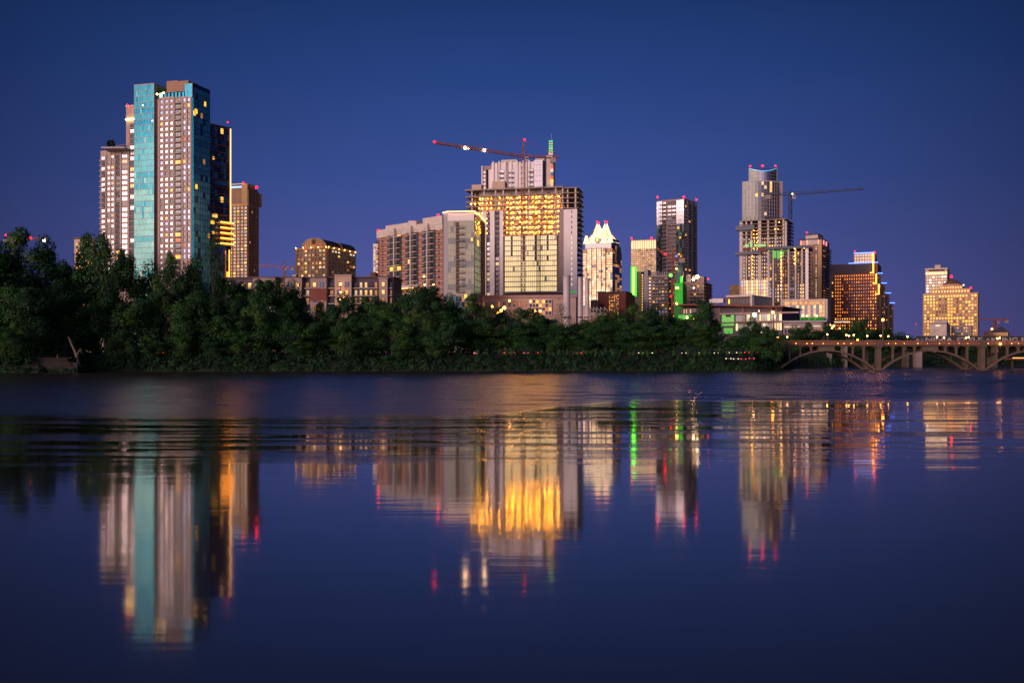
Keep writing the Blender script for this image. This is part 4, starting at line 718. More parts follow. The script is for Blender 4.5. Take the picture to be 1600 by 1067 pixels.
for (a, e, y0, y1) in ((1208, 1213, 391, 402), (1214, 1220, 391, 403), (1222, 1225, 392, 398)): h.fstrip('A', a, e, y0, y1, 'glow_green', .3, .5, 'green_netting')
h.fstrip('A', 1200, 1234, 390, 390.8, 'glow_green', .6, .8, 'green_edge')
lampset(h, [A.pt(A.at(1221), 1.2, h.z(394+5.7*i)) for i in range(11)]+[A.pt(A.at(1242), 1.2, h.z(388+5.8*i)) for i in range(5)]+[A.pt(A.at(1257), .8, h.z(388)), A.pt(A.at(1223), .8, h.z(387))], .26, 'string_lamp')
q = MB()
for du in (-.7, .7): q.bar(A.pt(A.at(1226)+du, 2.2, h.base), A.pt(A.at(1226)+du, 2.2, h.z(405)), .13, 'rust_steel')
for i in range(40): z = h.base+(h.z(405)-h.base)*i/40; q.bar(A.pt(A.at(1226)-.7, 2.2, z), A.pt(A.at(1226)+.7, 2.2, z+1), .08, 'rust_steel')
q.build('hoist_mast', h.root); h.fin()
# pink tower
h = B('pink_tower', 'pinkish stone tower with pink corner lights on its crown and dark balconies on the right', 'building', 1250, 1284, 1296, 680, 374, 'brown_wall', th=.22, vis=465)
A, S = h.A, h.S; q = MB(); q.fb(A, A.at(1259), A.at(1278), -16, .3, h.z(374), h.z(366.5), 'pale_concrete'); q.fb(A, A.at(1258), A.at(1279), -17, .8, h.z(366.5), h.z(365), 'roof_dark'); q.build('crown', h.root); h.w.fb(A, -.5, A.len+.5, -18, .7, h.zt, h.zt+.8, 'roof_dark')
q = MB(); q.fb(A, A.at(1250.3), A.at(1258), 0, .3, h.z(382), h.z(375), 'gold_lit_wall'); q.fb(A, A.at(1259), A.at(1278), 0, .5, h.z(382), h.z(374.2), 'pale_concrete'); q.fb(A, A.at(1278.3), A.len, 0, .3, h.base, h.z(375), 'gold_lit_wall'); q.build('pale_panel', h.root)
for px in (1252, 1261.5, 1279): h.fstrip('A', px-.5, px+.5, 374.5, 381.5, 'strip_pink', .55, .9, 'pink_light')
for px in (1286, 1290): h.fstrip('S', px-.5, px+.6, 374.5, 381.5, 'strip_pink', .3, .7, 'pink_light')
h.win('A', 1274, 1276.6, 384, 468, 1, 26, lambda c, r: pick([('lit_pale', 5), ('lit_white', 2), ('glass_grey', 1)]), .8, .6); h.win('A', 1252, 1272, 384, 468, 4, 26, lambda c, r: pick([('glass_dark', 4), ('lit_dim', 1), ('red_brick', 3)]), .4, .5)
h.balconies('S', 1288, 1295.5, 384, 468, 20, 1.7, 'mauve_wall'); h.win('S', 1285, 1295.5, 384, 468, 2, 20, lambda c, r: pick([('glass_dark', 8), ('lit_dim', 1)]), .7, .6); h.beacon(1261, 363.5, r=.6); h.fin()
# small pieces behind library
h = B('distant_block', 'small plain brown block left of the scaffolded tower', 'building', 1140, 1156, 1158, 760, 445, 'brown_wall', th=.1, t=14, vis=470); h.win('A', 1141, 1155, 448, 465, 4, 4, lambda c, r: pick([('brown_wall', 5), ('lit_dim', 1)]), .5, .5, 'brown_wall'); h.fin()
h = B('white_framed_block', 'low white-framed block with gold lit rooms above the brown canopy', 'building', 1136, 1177, 1206, 500, 461, 'dark_brown', th=.2, vis=500); A = h.A
q = MB(); q.fb(A, 0, A.len, 0, 1.5, h.z(463.5), h.z(461)+.2, 'pale_concrete'); q.fb(A, A.len-1, A.len, 0, 1.5, h.base, h.z(463.5), 'pale_concrete'); q.build('white_frame', h.root); h.win('A', 1137, 1174, 464, 476, 8, 1, lambda c, r: pick([('lit_amber', 3), ('lit_warm', 2), ('glass_dark', 3)]), .7, .7); q = MB(); q.fb(h.S, 0, h.S.len, 0, .4, h.base, h.z(463), 'grey_panel'); q.build('side_panel', h.root); h.fin()
h = B('gold_podium', 'pale podium block with gold lit panels under the unfinished block', 'building', 1222, 1293, 1297, 520, 467, 'pale_concrete', th=.06, t=22, vis=510); A = h.A
h.curtain('A', 1226, 1289, 470, 476, 16, 1, [('frost_pane_b', 5), ('lit_dim', 2)], 'ochre', d=.3, name='lit_band'); h.curtain('A', 1226, 1289, 476, 495, 14, 3, lambda c, r: pick([('frost_pane_b', 4), ('lit_warm', 2)]) if c in (0, 1, 4, 6, 8, 10, 12, 13) else 'glass_blue', 'pale_concrete', d=.3, mw=.3, mh=.3)
q = MB(); q.fb(A, A.at(1224), A.at(1289), .3, 3.5, h.z(500), h.z(496), 'green_net'); q.build('green_canopy', h.root)
for px in (1229, 1238, 1250, 1264, 1274): h.fstrip('A', px, px+2.6, 496.3, 499.6, 'glow_green', 3.6, 3.9, 'green_light')
for px in (1229, 1235, 1254, 1261, 1276): h.beacon(px, 493.5, 515, .4, 'lamp_warm', 'lamp')
h.fin()
# library
h = B('library', 'wide low glass building under a thin dark brown canopy roof with green curtains', 'building', 1062, 1222, 1250, 420, 478, 'purple_dark', th=.06, t=26, vis=530); A = h.A
q = MB()
q.hexa([A.pt(-2, 4, h.z(473)), A.pt(A.at(1228), 5, h.z(481)), A.pt(A.at(1228), -26, h.z(481)), A.pt(-2, -26, h.z(473)), A.pt(-2, 4, h.z(471)), A.pt(A.at(1228), 5, h.z(479.5)), A.pt(A.at(1228), -26, h.z(479.5)), A.pt(-2, -26, h.z(471))], 'red_brick'); q.build('canopy_roof', h.root)
h.win('A', 1068, 1088, 479, 487, 10, 1, lambda c, r: pick([('glass_grey', 2), ('lit_warm', 2), ('glass_dark', 3)]), .6, .9); h.curtain('A', 1060.5, 1088, 488.5, 497, 5, 1, 'glow_green', 'green_net', d=.5, name='green_curtain')
q = MB()
for x0, x1, y0, y1 in ((1129, 1148, 494, 508), (1124.5, 1130, 502, 509), (1132, 1146, 511.5, 520.5)): q.fb(A, A.at(x0), A.at(x1), .5, .9, h.z(y1), h.z(y0), 'glow_green')
q.fb(A, A.at(1129), A.at(1135), .5, .9, h.z(494), h.z(490.5), 'glow_green'); q.fb(A, A.at(1143), A.at(1148), .5, .9, h.z(494), h.z(490.5), 'glow_green'); q.build('green_curtain', h.root)
h.curtain('A', 1150, 1222, 490, 501, 16, 1, [('lit_green_pale', 3), ('lit_warm', 1), ('glass_grey', 3), ('glass_dark', 3)], 'mullion', d=.3, name='lit_glazing'); h.curtain('A', 1150, 1222, 504, 516, 20, 1, [('lit_green_pale', 2), ('lit_warm', 1), ('glass_dark', 3), ('glass_grey', 2)], 'mullion', d=.3, name='lit_glazing'); q = MB(); q.fb(A, A.at(1126), A.at(1250), 0, 2.4, h.z(504), h.z(502), 'dark_concrete'); q.fb(A, A.at(1126), A.at(1250), 0, 1.8, h.z(490), h.z(487.5), 'mauve_wall'); q.build('balcony_deck', h.root)
for px in (1126, 1163, 1188, 1207, 1215): q = MB(); u = A.at(px); q.fb(A, u-.15, u+.15, 1.8, 2.1, h.base, h.z(478), 'rust_steel'); q.build('column', h.root)
for px, py, m, r in ((1179, 492, 'flood', .85), (1207.5, 488, 'lamp_orange', .6), (1102, 495, 'lamp_white', .4), (1073.5, 496, 'lamp_warm', .42), (1084, 497, 'lamp_orange', .4), (1186, 486, 'lamp_white', .3), (1190, 519, 'lamp_white', .3), (1183, 519, 'lamp_white', .35), (1197, 518, 'lamp_white', .25), (1057.5, 475, 'lamp_warm', .3)): h.beacon(px, py, 412, r, m, 'lamp')
q = MB(); q.box(wx(1114, 425), wx(1130, 425), 425, 433, h.z(472), wz(466.5, 425), 'white_panel'); q.box(wx(1126, 426), wx(1134, 426), 426, 433, h.z(472), wz(465.5, 426), 'dark_brown'); q.build('roof_room', h.root); h.fin()
h = B('pavilion', 'low grey pavilion with a flat roof and white lit edge left of the bridge trees', 'building', 1224, 1288, 1292, 400, 503, 'mauve_wall', th=.04, t=14, vis=530); q = MB(); q.fb(h.A, -1, h.A.len+1, -14, 1.2, h.zt, h.zt+.6, 'grey_panel'); q.build('roof', h.root); h.fstrip('A', 1226, 1250, 509.5, 510.8, 'lit_white', .1, .4); h.fstrip('A', 1268, 1284, 509, 510, 'lit_white', .1, .4); h.win('A', 1225, 1287, 512, 522, 12, 1, lambda c, r: pick([('lit_dim', 2), ('glass_dark', 2)]), .7, .7); h.fin()
# orange lit hotel, stepping down to the right
h = B('stepped_hotel', 'dark brick hotel with orange windows, glowing right-hand edge and blue-lit setbacks', 'building', 1297, 1371, 1377, 640, 411, 'dark_brown', th=.1, t=26, vis=520); A, S = h.A, h.S
h.win('A', 1299, 1302.6, 427, 516, 1, 17, lambda c, r: pick([('glass_dark', 5), ('lit_yellow', 1)]), .6, .5)
h.bands('A', 1303, 1371, 427, 516, 17, .25, .7, 'red_brick'); h.ribs('A', 1304, 1370, 427, 516, 18, .35, .9, 'red_brick')
h.win('A', 1304, 1370, 427, 516, 18, 17, lambda c, r: 'lit_orange' if (c < 3 and R.random() < .9) or (r < 2 and R.random() < .8) else pick([('lit_amber', 3), ('lit_orange', 2), ('lit_yellow', 1), ('glass_dark', 3)]) if (r > 12 or c > 14) else pick([('glass_dark', 6), ('lit_red', 3), ('lit_orange', 3), ('lit_dim', 2)]), .62, .55)
q = MB(); q.fb(A, 0, A.at(1368), .0, .6, h.z(426.5), h.z(411.3), 'roof_dark'); q.build('blank_fascia', h.root)
q = MB(); q.fb(A, A.at(1334), A.at(1363.5), -14, -1, h.zt, h.z(395), 'beige'); q.fb(A, A.at(1363.5), A.at(1367), -14, -2, h.zt, h.z(396), 'brown_wall'); q.build('upper_block', h.root); h.win('A', 1334.5, 1363, 396, 409.5, 7, 3, 'lit_pale', .8, .7, 'brown_wall', off=-.98); h.fstrip('A', 1334, 1366, 393.6, 394.8, 'strip_blue', -1, -.5, 'blue_light'); h.beacon(1336, 393, r=.6); h.beacon(1366.5, 394.5, r=.8); h.fstrip('A', 1326, 1372, 409.6, 410.6, 'strip_blue', .3, .8, 'blue_light')
for i, (px, y0, y1) in enumerate(((1364, 396, 427), (1368.5, 428, 443.5), (1372.5, 444, 460))):
    q = MB(); Yq = 639; q.box(wx(px, Yq)-.3, wx(px, Yq)+.3, Yq-.9, Yq-.3, wz(y1, Yq), wz(y0, Yq), 'strip_gold'); q.box(wx(px-5, Yq), wx(px, Yq)-.3, Yq-.9, Yq-.3, wz(y1, Yq), wz(y1, Yq)+.55, 'strip_gold'); q.build('gold_edge_light', h.root)
pr = 1370
for i, (px, yt) in enumerate(((1377, 427.5), (1383.5, 443), (1390, 458.5), (1396, 474))):
    q = MB(); Yq = 642+4*i; q.box(wx(pr-1, Yq), wx(px, Yq), Yq, Yq+24, h.base, wz(yt, Yq), 'dark_brown'); q.build('setback_wing', h.root)
    q = MB(); q.box(wx(px-7, Yq), wx(px+1.5, Yq), Yq-.9, Yq-.3, wz(yt, Yq), wz(yt, Yq)+.5, 'strip_blue'); q.build('blue_light', h.root)
    b_ = Fr((wx(pr, Yq), Yq), (wx(px, Yq), Yq)); nr = int((516-yt)/6.5)
    for r in range(nr):
        for c in range(2): h.wins.append((b_, b_.len*(.3+.4*c), h.z(516)+(h.z(yt+3)-h.z(516))*(r+.5)/nr, b_.len*.2, 1.2, pick([('glass_dark', 6), ('lit_dim', 1.2), ('lit_orange', .4)]), 'dark_brown', 'window', 0))
    pr = px
q = MB(); q.fb(A, A.at(1304), A.at(1328), .4, 1.2, h.z(503), h.z(501.5), 'lit_white'); q.build('entrance_light', h.root)
for px, py, m, r in ((1297, 508, 'lamp_warm', .7), (1300, 512, 'lamp_warm', .9), (1303, 509, 'lamp_warm', .6), (1312, 513, 'lamp_warm', .4), (1336, 505, 'lamp_warm', .5)): h.beacon(px, py, 622, r, m, 'lamp')
h.fin()
# right-hand pair
h = B('slab_tower', 'slim white-lit tower behind the domed gold hotel', 'building', 1446, 1480, 1484, 980, 420, 'beige', th=.1, t=18, vis=462); h.curtain('A', 1446.3, 1480, 424, 429, 8, 1, 'frost_pane', 'beige', d=.4, name='lit_crown'); h.win('A', 1447, 1479.5, 430, 466, 7, 8, lambda c, r: pick([('lit_pale', 4), ('frost_pane_b', 5), ('glass_sky', 2)]), .76, .6, 'beige'); h.w.fb(h.A, h.A.at(1451), h.A.at(1476), -.2, .4, h.z(423.5), h.z(420.6), 'dark_brown')
h.w.fb(h.A, -.6, h.A.len+.6, -18, .6, h.zt, h.zt+1, 'pale_concrete'); q = MB(); q.fb(h.A, h.A.at(1460), h.A.at(1469), -12, -4, h.zt+1, h.z(413), 'beige'); q.build('plant_room', h.root); h.fin()
h = B('domed_hotel', 'broad gold hotel with hundreds of lit windows and a low domed roof', 'building', 1442, 1528, 1530, 900, 457, 'gold_lit_wall', th=.05, t=30, vis=526); A = h.A
q = MB(); q.fb(A, A.at(1455), A.at(1516), -28, -.4, h.zt, h.z(450), 'gold_lit_wall'); q.fb(A, A.at(1467), A.at(1504), -26, -.8, h.z(450), h.z(445), 'gold_lit_wall'); q.build('upper_storeys', h.root)
q = MB(); cx, cy = A.pt(A.at(1486.5), -13, 0)[:2]; rr = A.at(1503)-A.at(1486.5); pr_ = [(1, 445), (.93, 442), (.7, 438.5), (.4, 435.5), (.12, 433.5)]
for (a, ya), (e, ye) in zip(pr_, pr_[1:]): q.bar((cx, cy, h.z(ya)), (cx, cy, h.z(ye)), rr*a, 'ochre' if ya == 445 else 'dark_brown', rr*e, 18)
q.build('dome', h.root); h.beacon(1486.5, 432.3, 890, 1.5); h.beacon(1517, 449.5, 895, 1.0); h.beacon(1505.5, 445.5, 895, .7, 'lamp_white', 'lamp')
def dh(c, r):
    if 8 <= c <= 9: return pick([('lit_amber', 8), ('lit_yellow', 4)])
    if r in (0, 7, 8): return pick([('lit_warm', 6), ('lit_yellow', 4), ('glass_dark', 1)])
    return pick([('lit_warm', 3), ('lit_yellow', 3), ('lit_dim', 2), ('glass_dark', 1.6)]) if (c < 4 or c > 13) else pick([('glass_dark', 3), ('dark_brown', 2), ('lit_amber', 1.6), ('lit_dim', 2)])
h.win('A', 1443.5, 1526.5, 459, 524, 18, 13, dh, .7, .68, 'gold_lit_wall'); h.win('A', 1456, 1515, 451.5, 456.5, 13, 1, 'lit_warm', .6, .7, 'gold_lit_wall', off=-.38); h.win('A', 1468, 1503, 446, 450, 9, 1, 'lit_warm', .6, .7, 'gold_lit_wall', off=-.78); h.fin()
h = B('white_box_building', 'small windowless white box building below the domed gold hotel', 'building', 1453, 1479, 1485, 620, 505, 'pale_concrete', th=.1, t=14, vis=526); h.w.fb(h.A, -.2, h.A.len+.2, -14, .25, h.z(506.5), h.z(505)+.3, 'mauve_wall'); q = MB(); q.fb(h.A, h.A.at(1459), h.A.at(1479), -10, -2, h.zt, h.z(500.8), 'grey_panel'); q.build('roof_screen', h.root); h.fstrip('A', 1462, 1469, 507.8, 509.3, 'lit_white', .1, .4, 'sign_light')
h.win('S', 1480, 1484.5, 508, 524, 2, 3, 'glass_dark', .5, .5); h.fin()
h = B('annex_building', 'low dark annex with a few lit windows beside the white box building', 'building', 1486, 1518, 1520, 640, 508, 'mauve_wall', th=.05, t=14, vis=526); h.win('A', 1488, 1512, 510, 524, 7, 3, lambda c, r: pick([('lit_amber', 2), ('glass_dark', 3), ('glass_blue', 1)]), .6, .5); h.fin()
h = B('hip_roof_house', 'small tan building with a dark hipped roof at the far right above the bridge', 'building', 1550, 1575, 1578, 520, 519, 'ochre', th=.08, t=9, vis=528); A = h.A
q = MB(); q.poly([A.pt(-.6, .6, h.zt), A.pt(A.len+.6, .6, h.zt), A.pt(A.len*.55, -4.5, h.z(509))], 'roof_dark'); q.poly([A.pt(A.len+.6, .6, h.zt), A.pt(A.len+.6, -9.5, h.zt), A.pt(A.len*.55, -4.5, h.z(509))], 'roof_dark'); q.poly([A.pt(-.6, -9.5, h.zt), A.pt(-.6, .6, h.zt), A.pt(A.len*.55, -4.5, h.z(509))], 'roof_dark'); q.poly([A.pt(A.len+.6, -9.5, h.zt), A.pt(-.6, -9.5, h.zt), A.pt(A.len*.55, -4.5, h.z(509))], 'roof_dark'); q.build('roof', h.root)
h.part('side_block', 1545.5, 1550, 517, 545, 'dark_brown', 516, 6); h.beacon(1550, 514, 512, .45, 'lamp_orange', 'lamp'); h.win('A', 1552, 1573, 521, 530, 4, 1, 'ochre', .4, .6, 'brown_wall'); h.fin()
# far cranes
crane('distant_crane', 'pale distant crane low on the skyline left of the vaulted building', 444, 1000, 470, 419, (398, 414.5), (460, 418.5), 408, 'rust_steel', 2.6, [], r=.32)
crane('hammerhead_crane', 'faint distant crane above the hip-roofed building at the right', 1555, 900, 530, 501, (1530, 499), (1576, 500), 497, 'rust_steel', 2.2, [], r=.28)
crane('hidden_crane', 'dark crane jib with a white lamp poking out above the far left trees', 20, 640, 460, 374, (73, 374.5), (8, 374), 366, 'dark_metal', 2, [(10, 368, 'beacon', .5, 638), (48.5, 372, 'beacon', .75, 638), (70, 376, 'flood', .8, 638)], r=.25, ties=False)
root = empty('radio_mast', (wx(1431.5, 700), 700, 5), 'thin lattice mast with red lamp left of the domed hotel', 'mast'); q = MB(); X = wx(1431.5, 700)
for dx in (-.7, .7): q.bar((X+dx, 700, 5), (X+dx*.6, 700, wz(507, 700)), .16, 'white_steel')
for i in range(12): z = 5+(wz(507, 700)-5)*i/12; q.bar((X-.7, 700, z), (X+.7, 700, z+1.5), .12, 'white_steel')
q.build('lattice', root); q = MB(); q.ball((X, 700, wz(506, 700)), .5, 'lit_red', 6, 4); q.build('beacon', root)
# ============================================================ ARCH BRIDGE
def zz(py, Y): return wz(py, Y)
YB = 269.0; br = empty('arch_bridge', (wx(1373, YB), YB, 0), 'long concrete road bridge with open arches crossing the water at the right', 'bridge')
zd = zz(540.6, YB); BW = 11
q = MB(); q.box(wx(1196, YB), wx(2300, YB), YB-.5, YB+BW+.5, zd, zz(537.5, YB), 'bridge_stone'); q.box(wx(1196, YB), wx(2300, YB), YB-.8, YB+BW+.8, zz(538.6, YB), zz(537.2, YB), 'bridge_rail'); q.build('deck', br)
for yy in (YB-.55, YB+BW+.35):
    q = MB(); x = wx(1196, YB); x1 = wx(2300, YB); zr0, zr1 = zz(537.2, YB), zz(532, YB); q.box(x, x1, yy, yy+.2, zr1-.16, zr1, 'bridge_rail'); q.box(x, x1, yy, yy+.2, zr0, zr0+.25, 'bridge_rail')
    while x < x1: q.box(x, x+.12, yy+.04, yy+.16, zr0+.25, zr1-.16, 'bridge_rail'); x += .5
    q.build('parapet', br)
piers = [1211, 1373, 1535, 1697, 1859, 2021]
for p in piers:
    q = MB(); X = wx(p, YB); q.box(X-.5, X+.5, YB-.5, YB+1.7, -1, zd, 'bridge_stone'); q.box(X-.5, X+.5, YB+BW-1.7, YB+BW+.5, -1, zd-.001, 'bridge_stone'); q.box(X-.9, X+.9, YB-.9, YB+BW+.9, zd-.35, zz(531, YB), 'bridge_stone'); q.box(X-.9, X+.9, YB-1.1, YB+2.1, -1, .35, 'bridge_stone'); q.box(X-.9, X+.9, YB+BW-2.1, YB+BW+1.1, -1, .35, 'bridge_stone'); q.build('pier', br)
for a, e in zip(piers, piers[1:]):
    X0, X1 = wx(a, YB)+.6, wx(e, YB)-.6; zs = .15; H = zz(546.6, YB)-zs; n = 28
    def az(t): return zs+H*(1-abs(2*t-1)**2.1)
    for yy in (YB, YB+BW-1.4):
        q = MB()
        for i in range(n):
            t0, t1 = i/n, (i+1)/n; th0 = .34+.3*abs(2*t0-1); th1 = .34+.3*abs(2*t1-1); xa, xb = X0+(X1-X0)*t0, X0+(X1-X0)*t1
            q.hexa([(xa, yy, az(t0)-th0), (xb, yy, az(t1)-th1), (xb, yy+1.4, az(t1)-th1), (xa, yy+1.4, az(t0)-th0), (xa, yy, az(t0)), (xb, yy, az(t1)), (xb, yy+1.4, az(t1)), (xa, yy+1.4, az(t0))], 'bridge_stone')
        q.build('arch', br)
    cols = [.125, .235, .345, .655, .765, .875]; edges = [0]+cols+[1]
    for t_ in cols:
        x = X0+(X1-X0)*t_
        for yy in (YB+.1, YB+BW-.9): q = MB(); q.box(x-.2, x+.2, yy, yy+.8, az(t_)-.1, zd-.28, 'bridge_stone'); q.box(x-.42, x+.42, yy-.25, yy+1.0, zd-.28, zd-.01, 'bridge_stone'); q.build('column', br)
    q = MB(); q.box(X0+(X1-X0)*.42, X0+(X1-X0)*.58, YB+.15, YB+BW-.2, az(.44)-.05, zd-.01, 'bridge_stone'); q.build('crown_wall', br)
    q = MB()
    for t0, t1 in zip(edges, edges[1:]):
        if t0 == .345: continue
        xa, xb = X0+(X1-X0)*t0+.2, X0+(X1-X0)*t1-.2; k = 8
        for i in range(k):
            s0, s1 = i/k, (i+1)/k; f = lambda s: zd-.12-.62*(1-math.sqrt(max(0, 1-(2*s-1)**2)))
            x0, x1 = xa+(xb-xa)*s0, xa+(xb-xa)*s1
            q.hexa([(x0, YB+.2, f(s0)), (x1, YB+.2, f(s1)), (x1, YB+.7, f(s1)), (x0, YB+.7, f(s0)), (x0, YB+.2, zd-.012), (x1, YB+.2, zd-.012), (x1, YB+.7, zd-.012), (x0, YB+.7, zd-.012)], 'bridge_stone')
    q.build('spandrel_arches', br)
for i in range(30):  # added orange lights imitating car trails and lamp glow along the deck
    x = wx(1222+i*16+R.uniform(-6, 6), YB); q = MB(); q.ball((x, YB-.72, zz(536.6, YB)), R.uniform(.035, .07), 'lamp_orange', 6, 4); q.build('added_rail_light', br)
# street lamps
def street_lamp(px, py, Y, base_z, label, m='lamp_warm', r=.2, grp='street lamps along the bridge'):
    X = wx(px, Y); root = empty('street_lamp', (X, Y, base_z), label, 'street lamp', grp); z = wz(py, Y)
    q = MB(); q.bar((X, Y, base_z), (X, Y, z-r*.7), .09, 'dark_metal', .06, 6); q.bar((X, Y, base_z), (X, Y, base_z+.3), .18, 'dark_metal', .14, 6); q.build('pole', root)
    q = MB(); q.ball((X, Y, z), r, m, 10, 7); q.build('globe', root); q = MB(); q.bar((X, Y, z+r*.9), (X, Y, z+r*1.3), .13, 'dark_metal', .03, 6); q.build('cap', root)
zt_ = zz(537.2, YB)
near = ['beside the bare mast', 'below the low grey pavilion', 'below the orange-windowed hotel entrance', 'left of the close pair below the orange hotel', 'right lamp of the close pair below the orange hotel', 'just right of the close pair', 'below the middle of the orange hotel',
        'beside the tall orange road light', 'between the tall orange road light and the open sky', 'in front of the dark treeline right of the stepped hotel', 'left of the white box building', 'right of the white box building', 'below the gold domed hotel, left of two', 'below the gold domed hotel, right of two', 'left lamp of the pair below the hip-roofed building', 'right lamp of the pair below the hip-roofed building']
for (px, py), nm in zip([(1215, 527), (1230, 526.5), (1292.5, 522.5), (1322.5, 523.5), (1326.5, 524.5), (1334, 523.5), (1355, 524.8), (1376, 524.5), (1388, 525.5), (1418, 526), (1464, 526.8), (1475, 527.5), (1509.5, 528), (1513.5, 527), (1558.5, 528.8), (1562, 528)], near):
    street_lamp(px, py, YB+4, zt_, 'small warm globe lamp '+nm, 'lamp_warm')
for px, nm in ((1240, 'under'), (1340, 0), (1563, 0)): pass
street_lamp(1340, 531, YB+8, zt_-.4, 'lowest globe lamp on the bridge below the orange hotel', 'lamp_orange', .24); street_lamp(1563, 537.5, YB-.9, zt_-1.2, 'orange lamp low on the bridge railing below the hip-roofed building', 'lamp_orange', .26)
X = wx(1379.5, YB+1); root = empty('road_light', (X, YB+1, zt_), 'tall bright orange road light above the first bridge pier', 'street lamp'); q = MB(); q.bar((X, YB+1, zt_), (X, YB+1, wz(501, YB)), .13, 'bridge_rail', .09, 6); q.build('pole', root)
q = MB(); q.ball((X, YB+1, wz(499.5, YB)), .34, 'lamp_orange', 10, 7); q.build('lamp_head', root); q = MB(); q.bar((X-.5, YB+1, wz(497, YB)), (X+.5, YB+1, wz(497, YB)), .08, 'dark_metal'); q.build('arm', root)
X = wx(1217, YB); root = empty('bare_mast', (X, YB-.2, zt_), 'tall bare pale mast at the left end of the bridge', 'mast'); q = MB(); q.bar((X, YB-.2, zt_), (X, YB-.2, wz(488, YB)), .1, 'white_steel', .05, 6); q.build('pole', root); q = MB(); q.box(X-.7, X+.7, YB-.5, YB+.4, zt_-.2, wz(530, YB), 'bridge_stone'); q.build('footing', root)
# railway bridge with painted girder
YR = 325.0; rb = empty('rail_bridge', (wx(1437, YR), YR, 0), 'dark rail bridge behind the arches, its girder painted with big letters', 'bridge')
q = MB(); q.box(wx(1432, YR), wx(2300, YR), YR, YR+.4, wz(538.5, YR), wz(525.6, YR), 'graffiti_black'); q.box(wx(1432, YR), wx(2300, YR), YR-.25, YR+.6, wz(525.6, YR), wz(525.0, YR), 'dark_brown')
x = wx(1432, YR)
while x < wx(1700, YR): q.box(x, x+.12, YR-.09, YR-.01, wz(538.4, YR), wz(525.7, YR), 'dark_brown'); x += 3.1
q.build('girder', rb); q = MB(); q.box(wx(1250, YR), wx(2300, YR), YR+.5, YR+4.5, wz(541, YR), wz(538.6, YR), 'dark_brown'); q.build('track_deck', rb)
for px, w_, m in ((1299, 3, 'concrete'), (1323, 3, 'concrete'), (1419, 4, 'bridge_stone'), (1437, 9, 'mauve_wall'), (1556, 7, 'bridge_stone'), (1650, 7, 'bridge_stone')): q = MB(); q.box(wx(px-w_/2, YR), wx(px+w_/2, YR), YR+.3, YR+4.4, -1, wz(541, YR)-.01, m); q.build('pier', rb)
def text(s, px0, px1, y0, y1, Y, m, nm='painted_lettering'):
    cu = bpy.data.curves.new('t', 'FONT'); cu.body = s; cu.size = 1; cu.extrude = .01; cu.offset = .022; ob = bpy.data.objects.new('t', cu); C.objects.link(ob); bpy.context.view_layer.update()
    me = bpy.data.meshes.new_from_object(ob.evaluated_get(bpy.context.evaluated_depsgraph_get())); bpy.data.objects.remove(ob); xs = [v.co.x for v in me.vertices]; ys_ = [v.co.y for v in me.vertices]
    X0, X1, Z0, Z1 = wx(px0, Y), wx(px1, Y), wz(y1, Y), wz(y0, Y)
    for v in me.vertices:
        x = X0+(v.co.x-min(xs))/(max(xs)-min(xs))*(X1-X0); z = Z0+(v.co.y-min(ys_))/(max(ys_)-min(ys_))*(Z1-Z0); v.co = (x-rb.location.x, Y-.04-v.co.z-rb.location.y, z-rb.location.z)
    me.materials.clear(); me.materials.append(M[m]); me.name = nm; o = bpy.data.objects.new(nm, me); C.objects.link(o); o.parent = rb
text('NINJA', 1446, 1489, 527.2, 535.8, YR-.09, 'graffiti_white'); text('STYLE', 1495, 1535, 527.2, 535.8, YR-.09, 'graffiti_white'); text('KUNG FU', 1549, 1612, 527.2, 535.8, YR-.09, 'graffiti_white')
text('#', 1431, 1436, 529, 534, YR-.09, 'graffiti_white'); text('N', 1439, 1443.5, 527.5, 535.5, YR-.09, 'graffiti_blue'); text('#', 1541, 1546, 528.5, 534, YR-.09, 'graffiti_white')
# low lit footbridge far right
YF = 300; fb_ = empty('low_footbridge', (wx(1586, YF), YF, 0), 'low footbridge lit orange behind the arches at the right edge', 'bridge'); q = MB(); q.box(wx(1577, YF), wx(2100, YF), YF, YF+3, wz(562, YF), wz(559.5, YF), 'bridge_rail'); q.build('deck', fb_)
for px in (1586, 1640, 1700): q = MB(); q.bar((wx(px, YF), YF+1.5, -1), (wx(px, YF), YF+1.5, wz(564.5, YF)), .35, 'bridge_stone', .35, 8); q.bar((wx(px, YF), YF+1.5, wz(564.5, YF)), (wx(px, YF), YF+1.5, wz(562, YF)-.01), .4, 'bridge_stone', 1.0, 8); q.build('pier', fb_)
q = MB(); q.box(wx(1582, YF), wx(1700, YF), YF-.2, YF-.02, wz(559.4, YF), wz(558.7, YF), 'strip_warm'); q.build('light_strip', fb_)
for px, py in ((1576.5, 556.5), (1568.5, 556.5)): street_lamp(px, py, 352, 4, 'small lamp on the far bank behind the arches, '+('right' if px > 1575 else 'left')+' of two', 'lamp_warm', .25, 'lamps on the far bank')

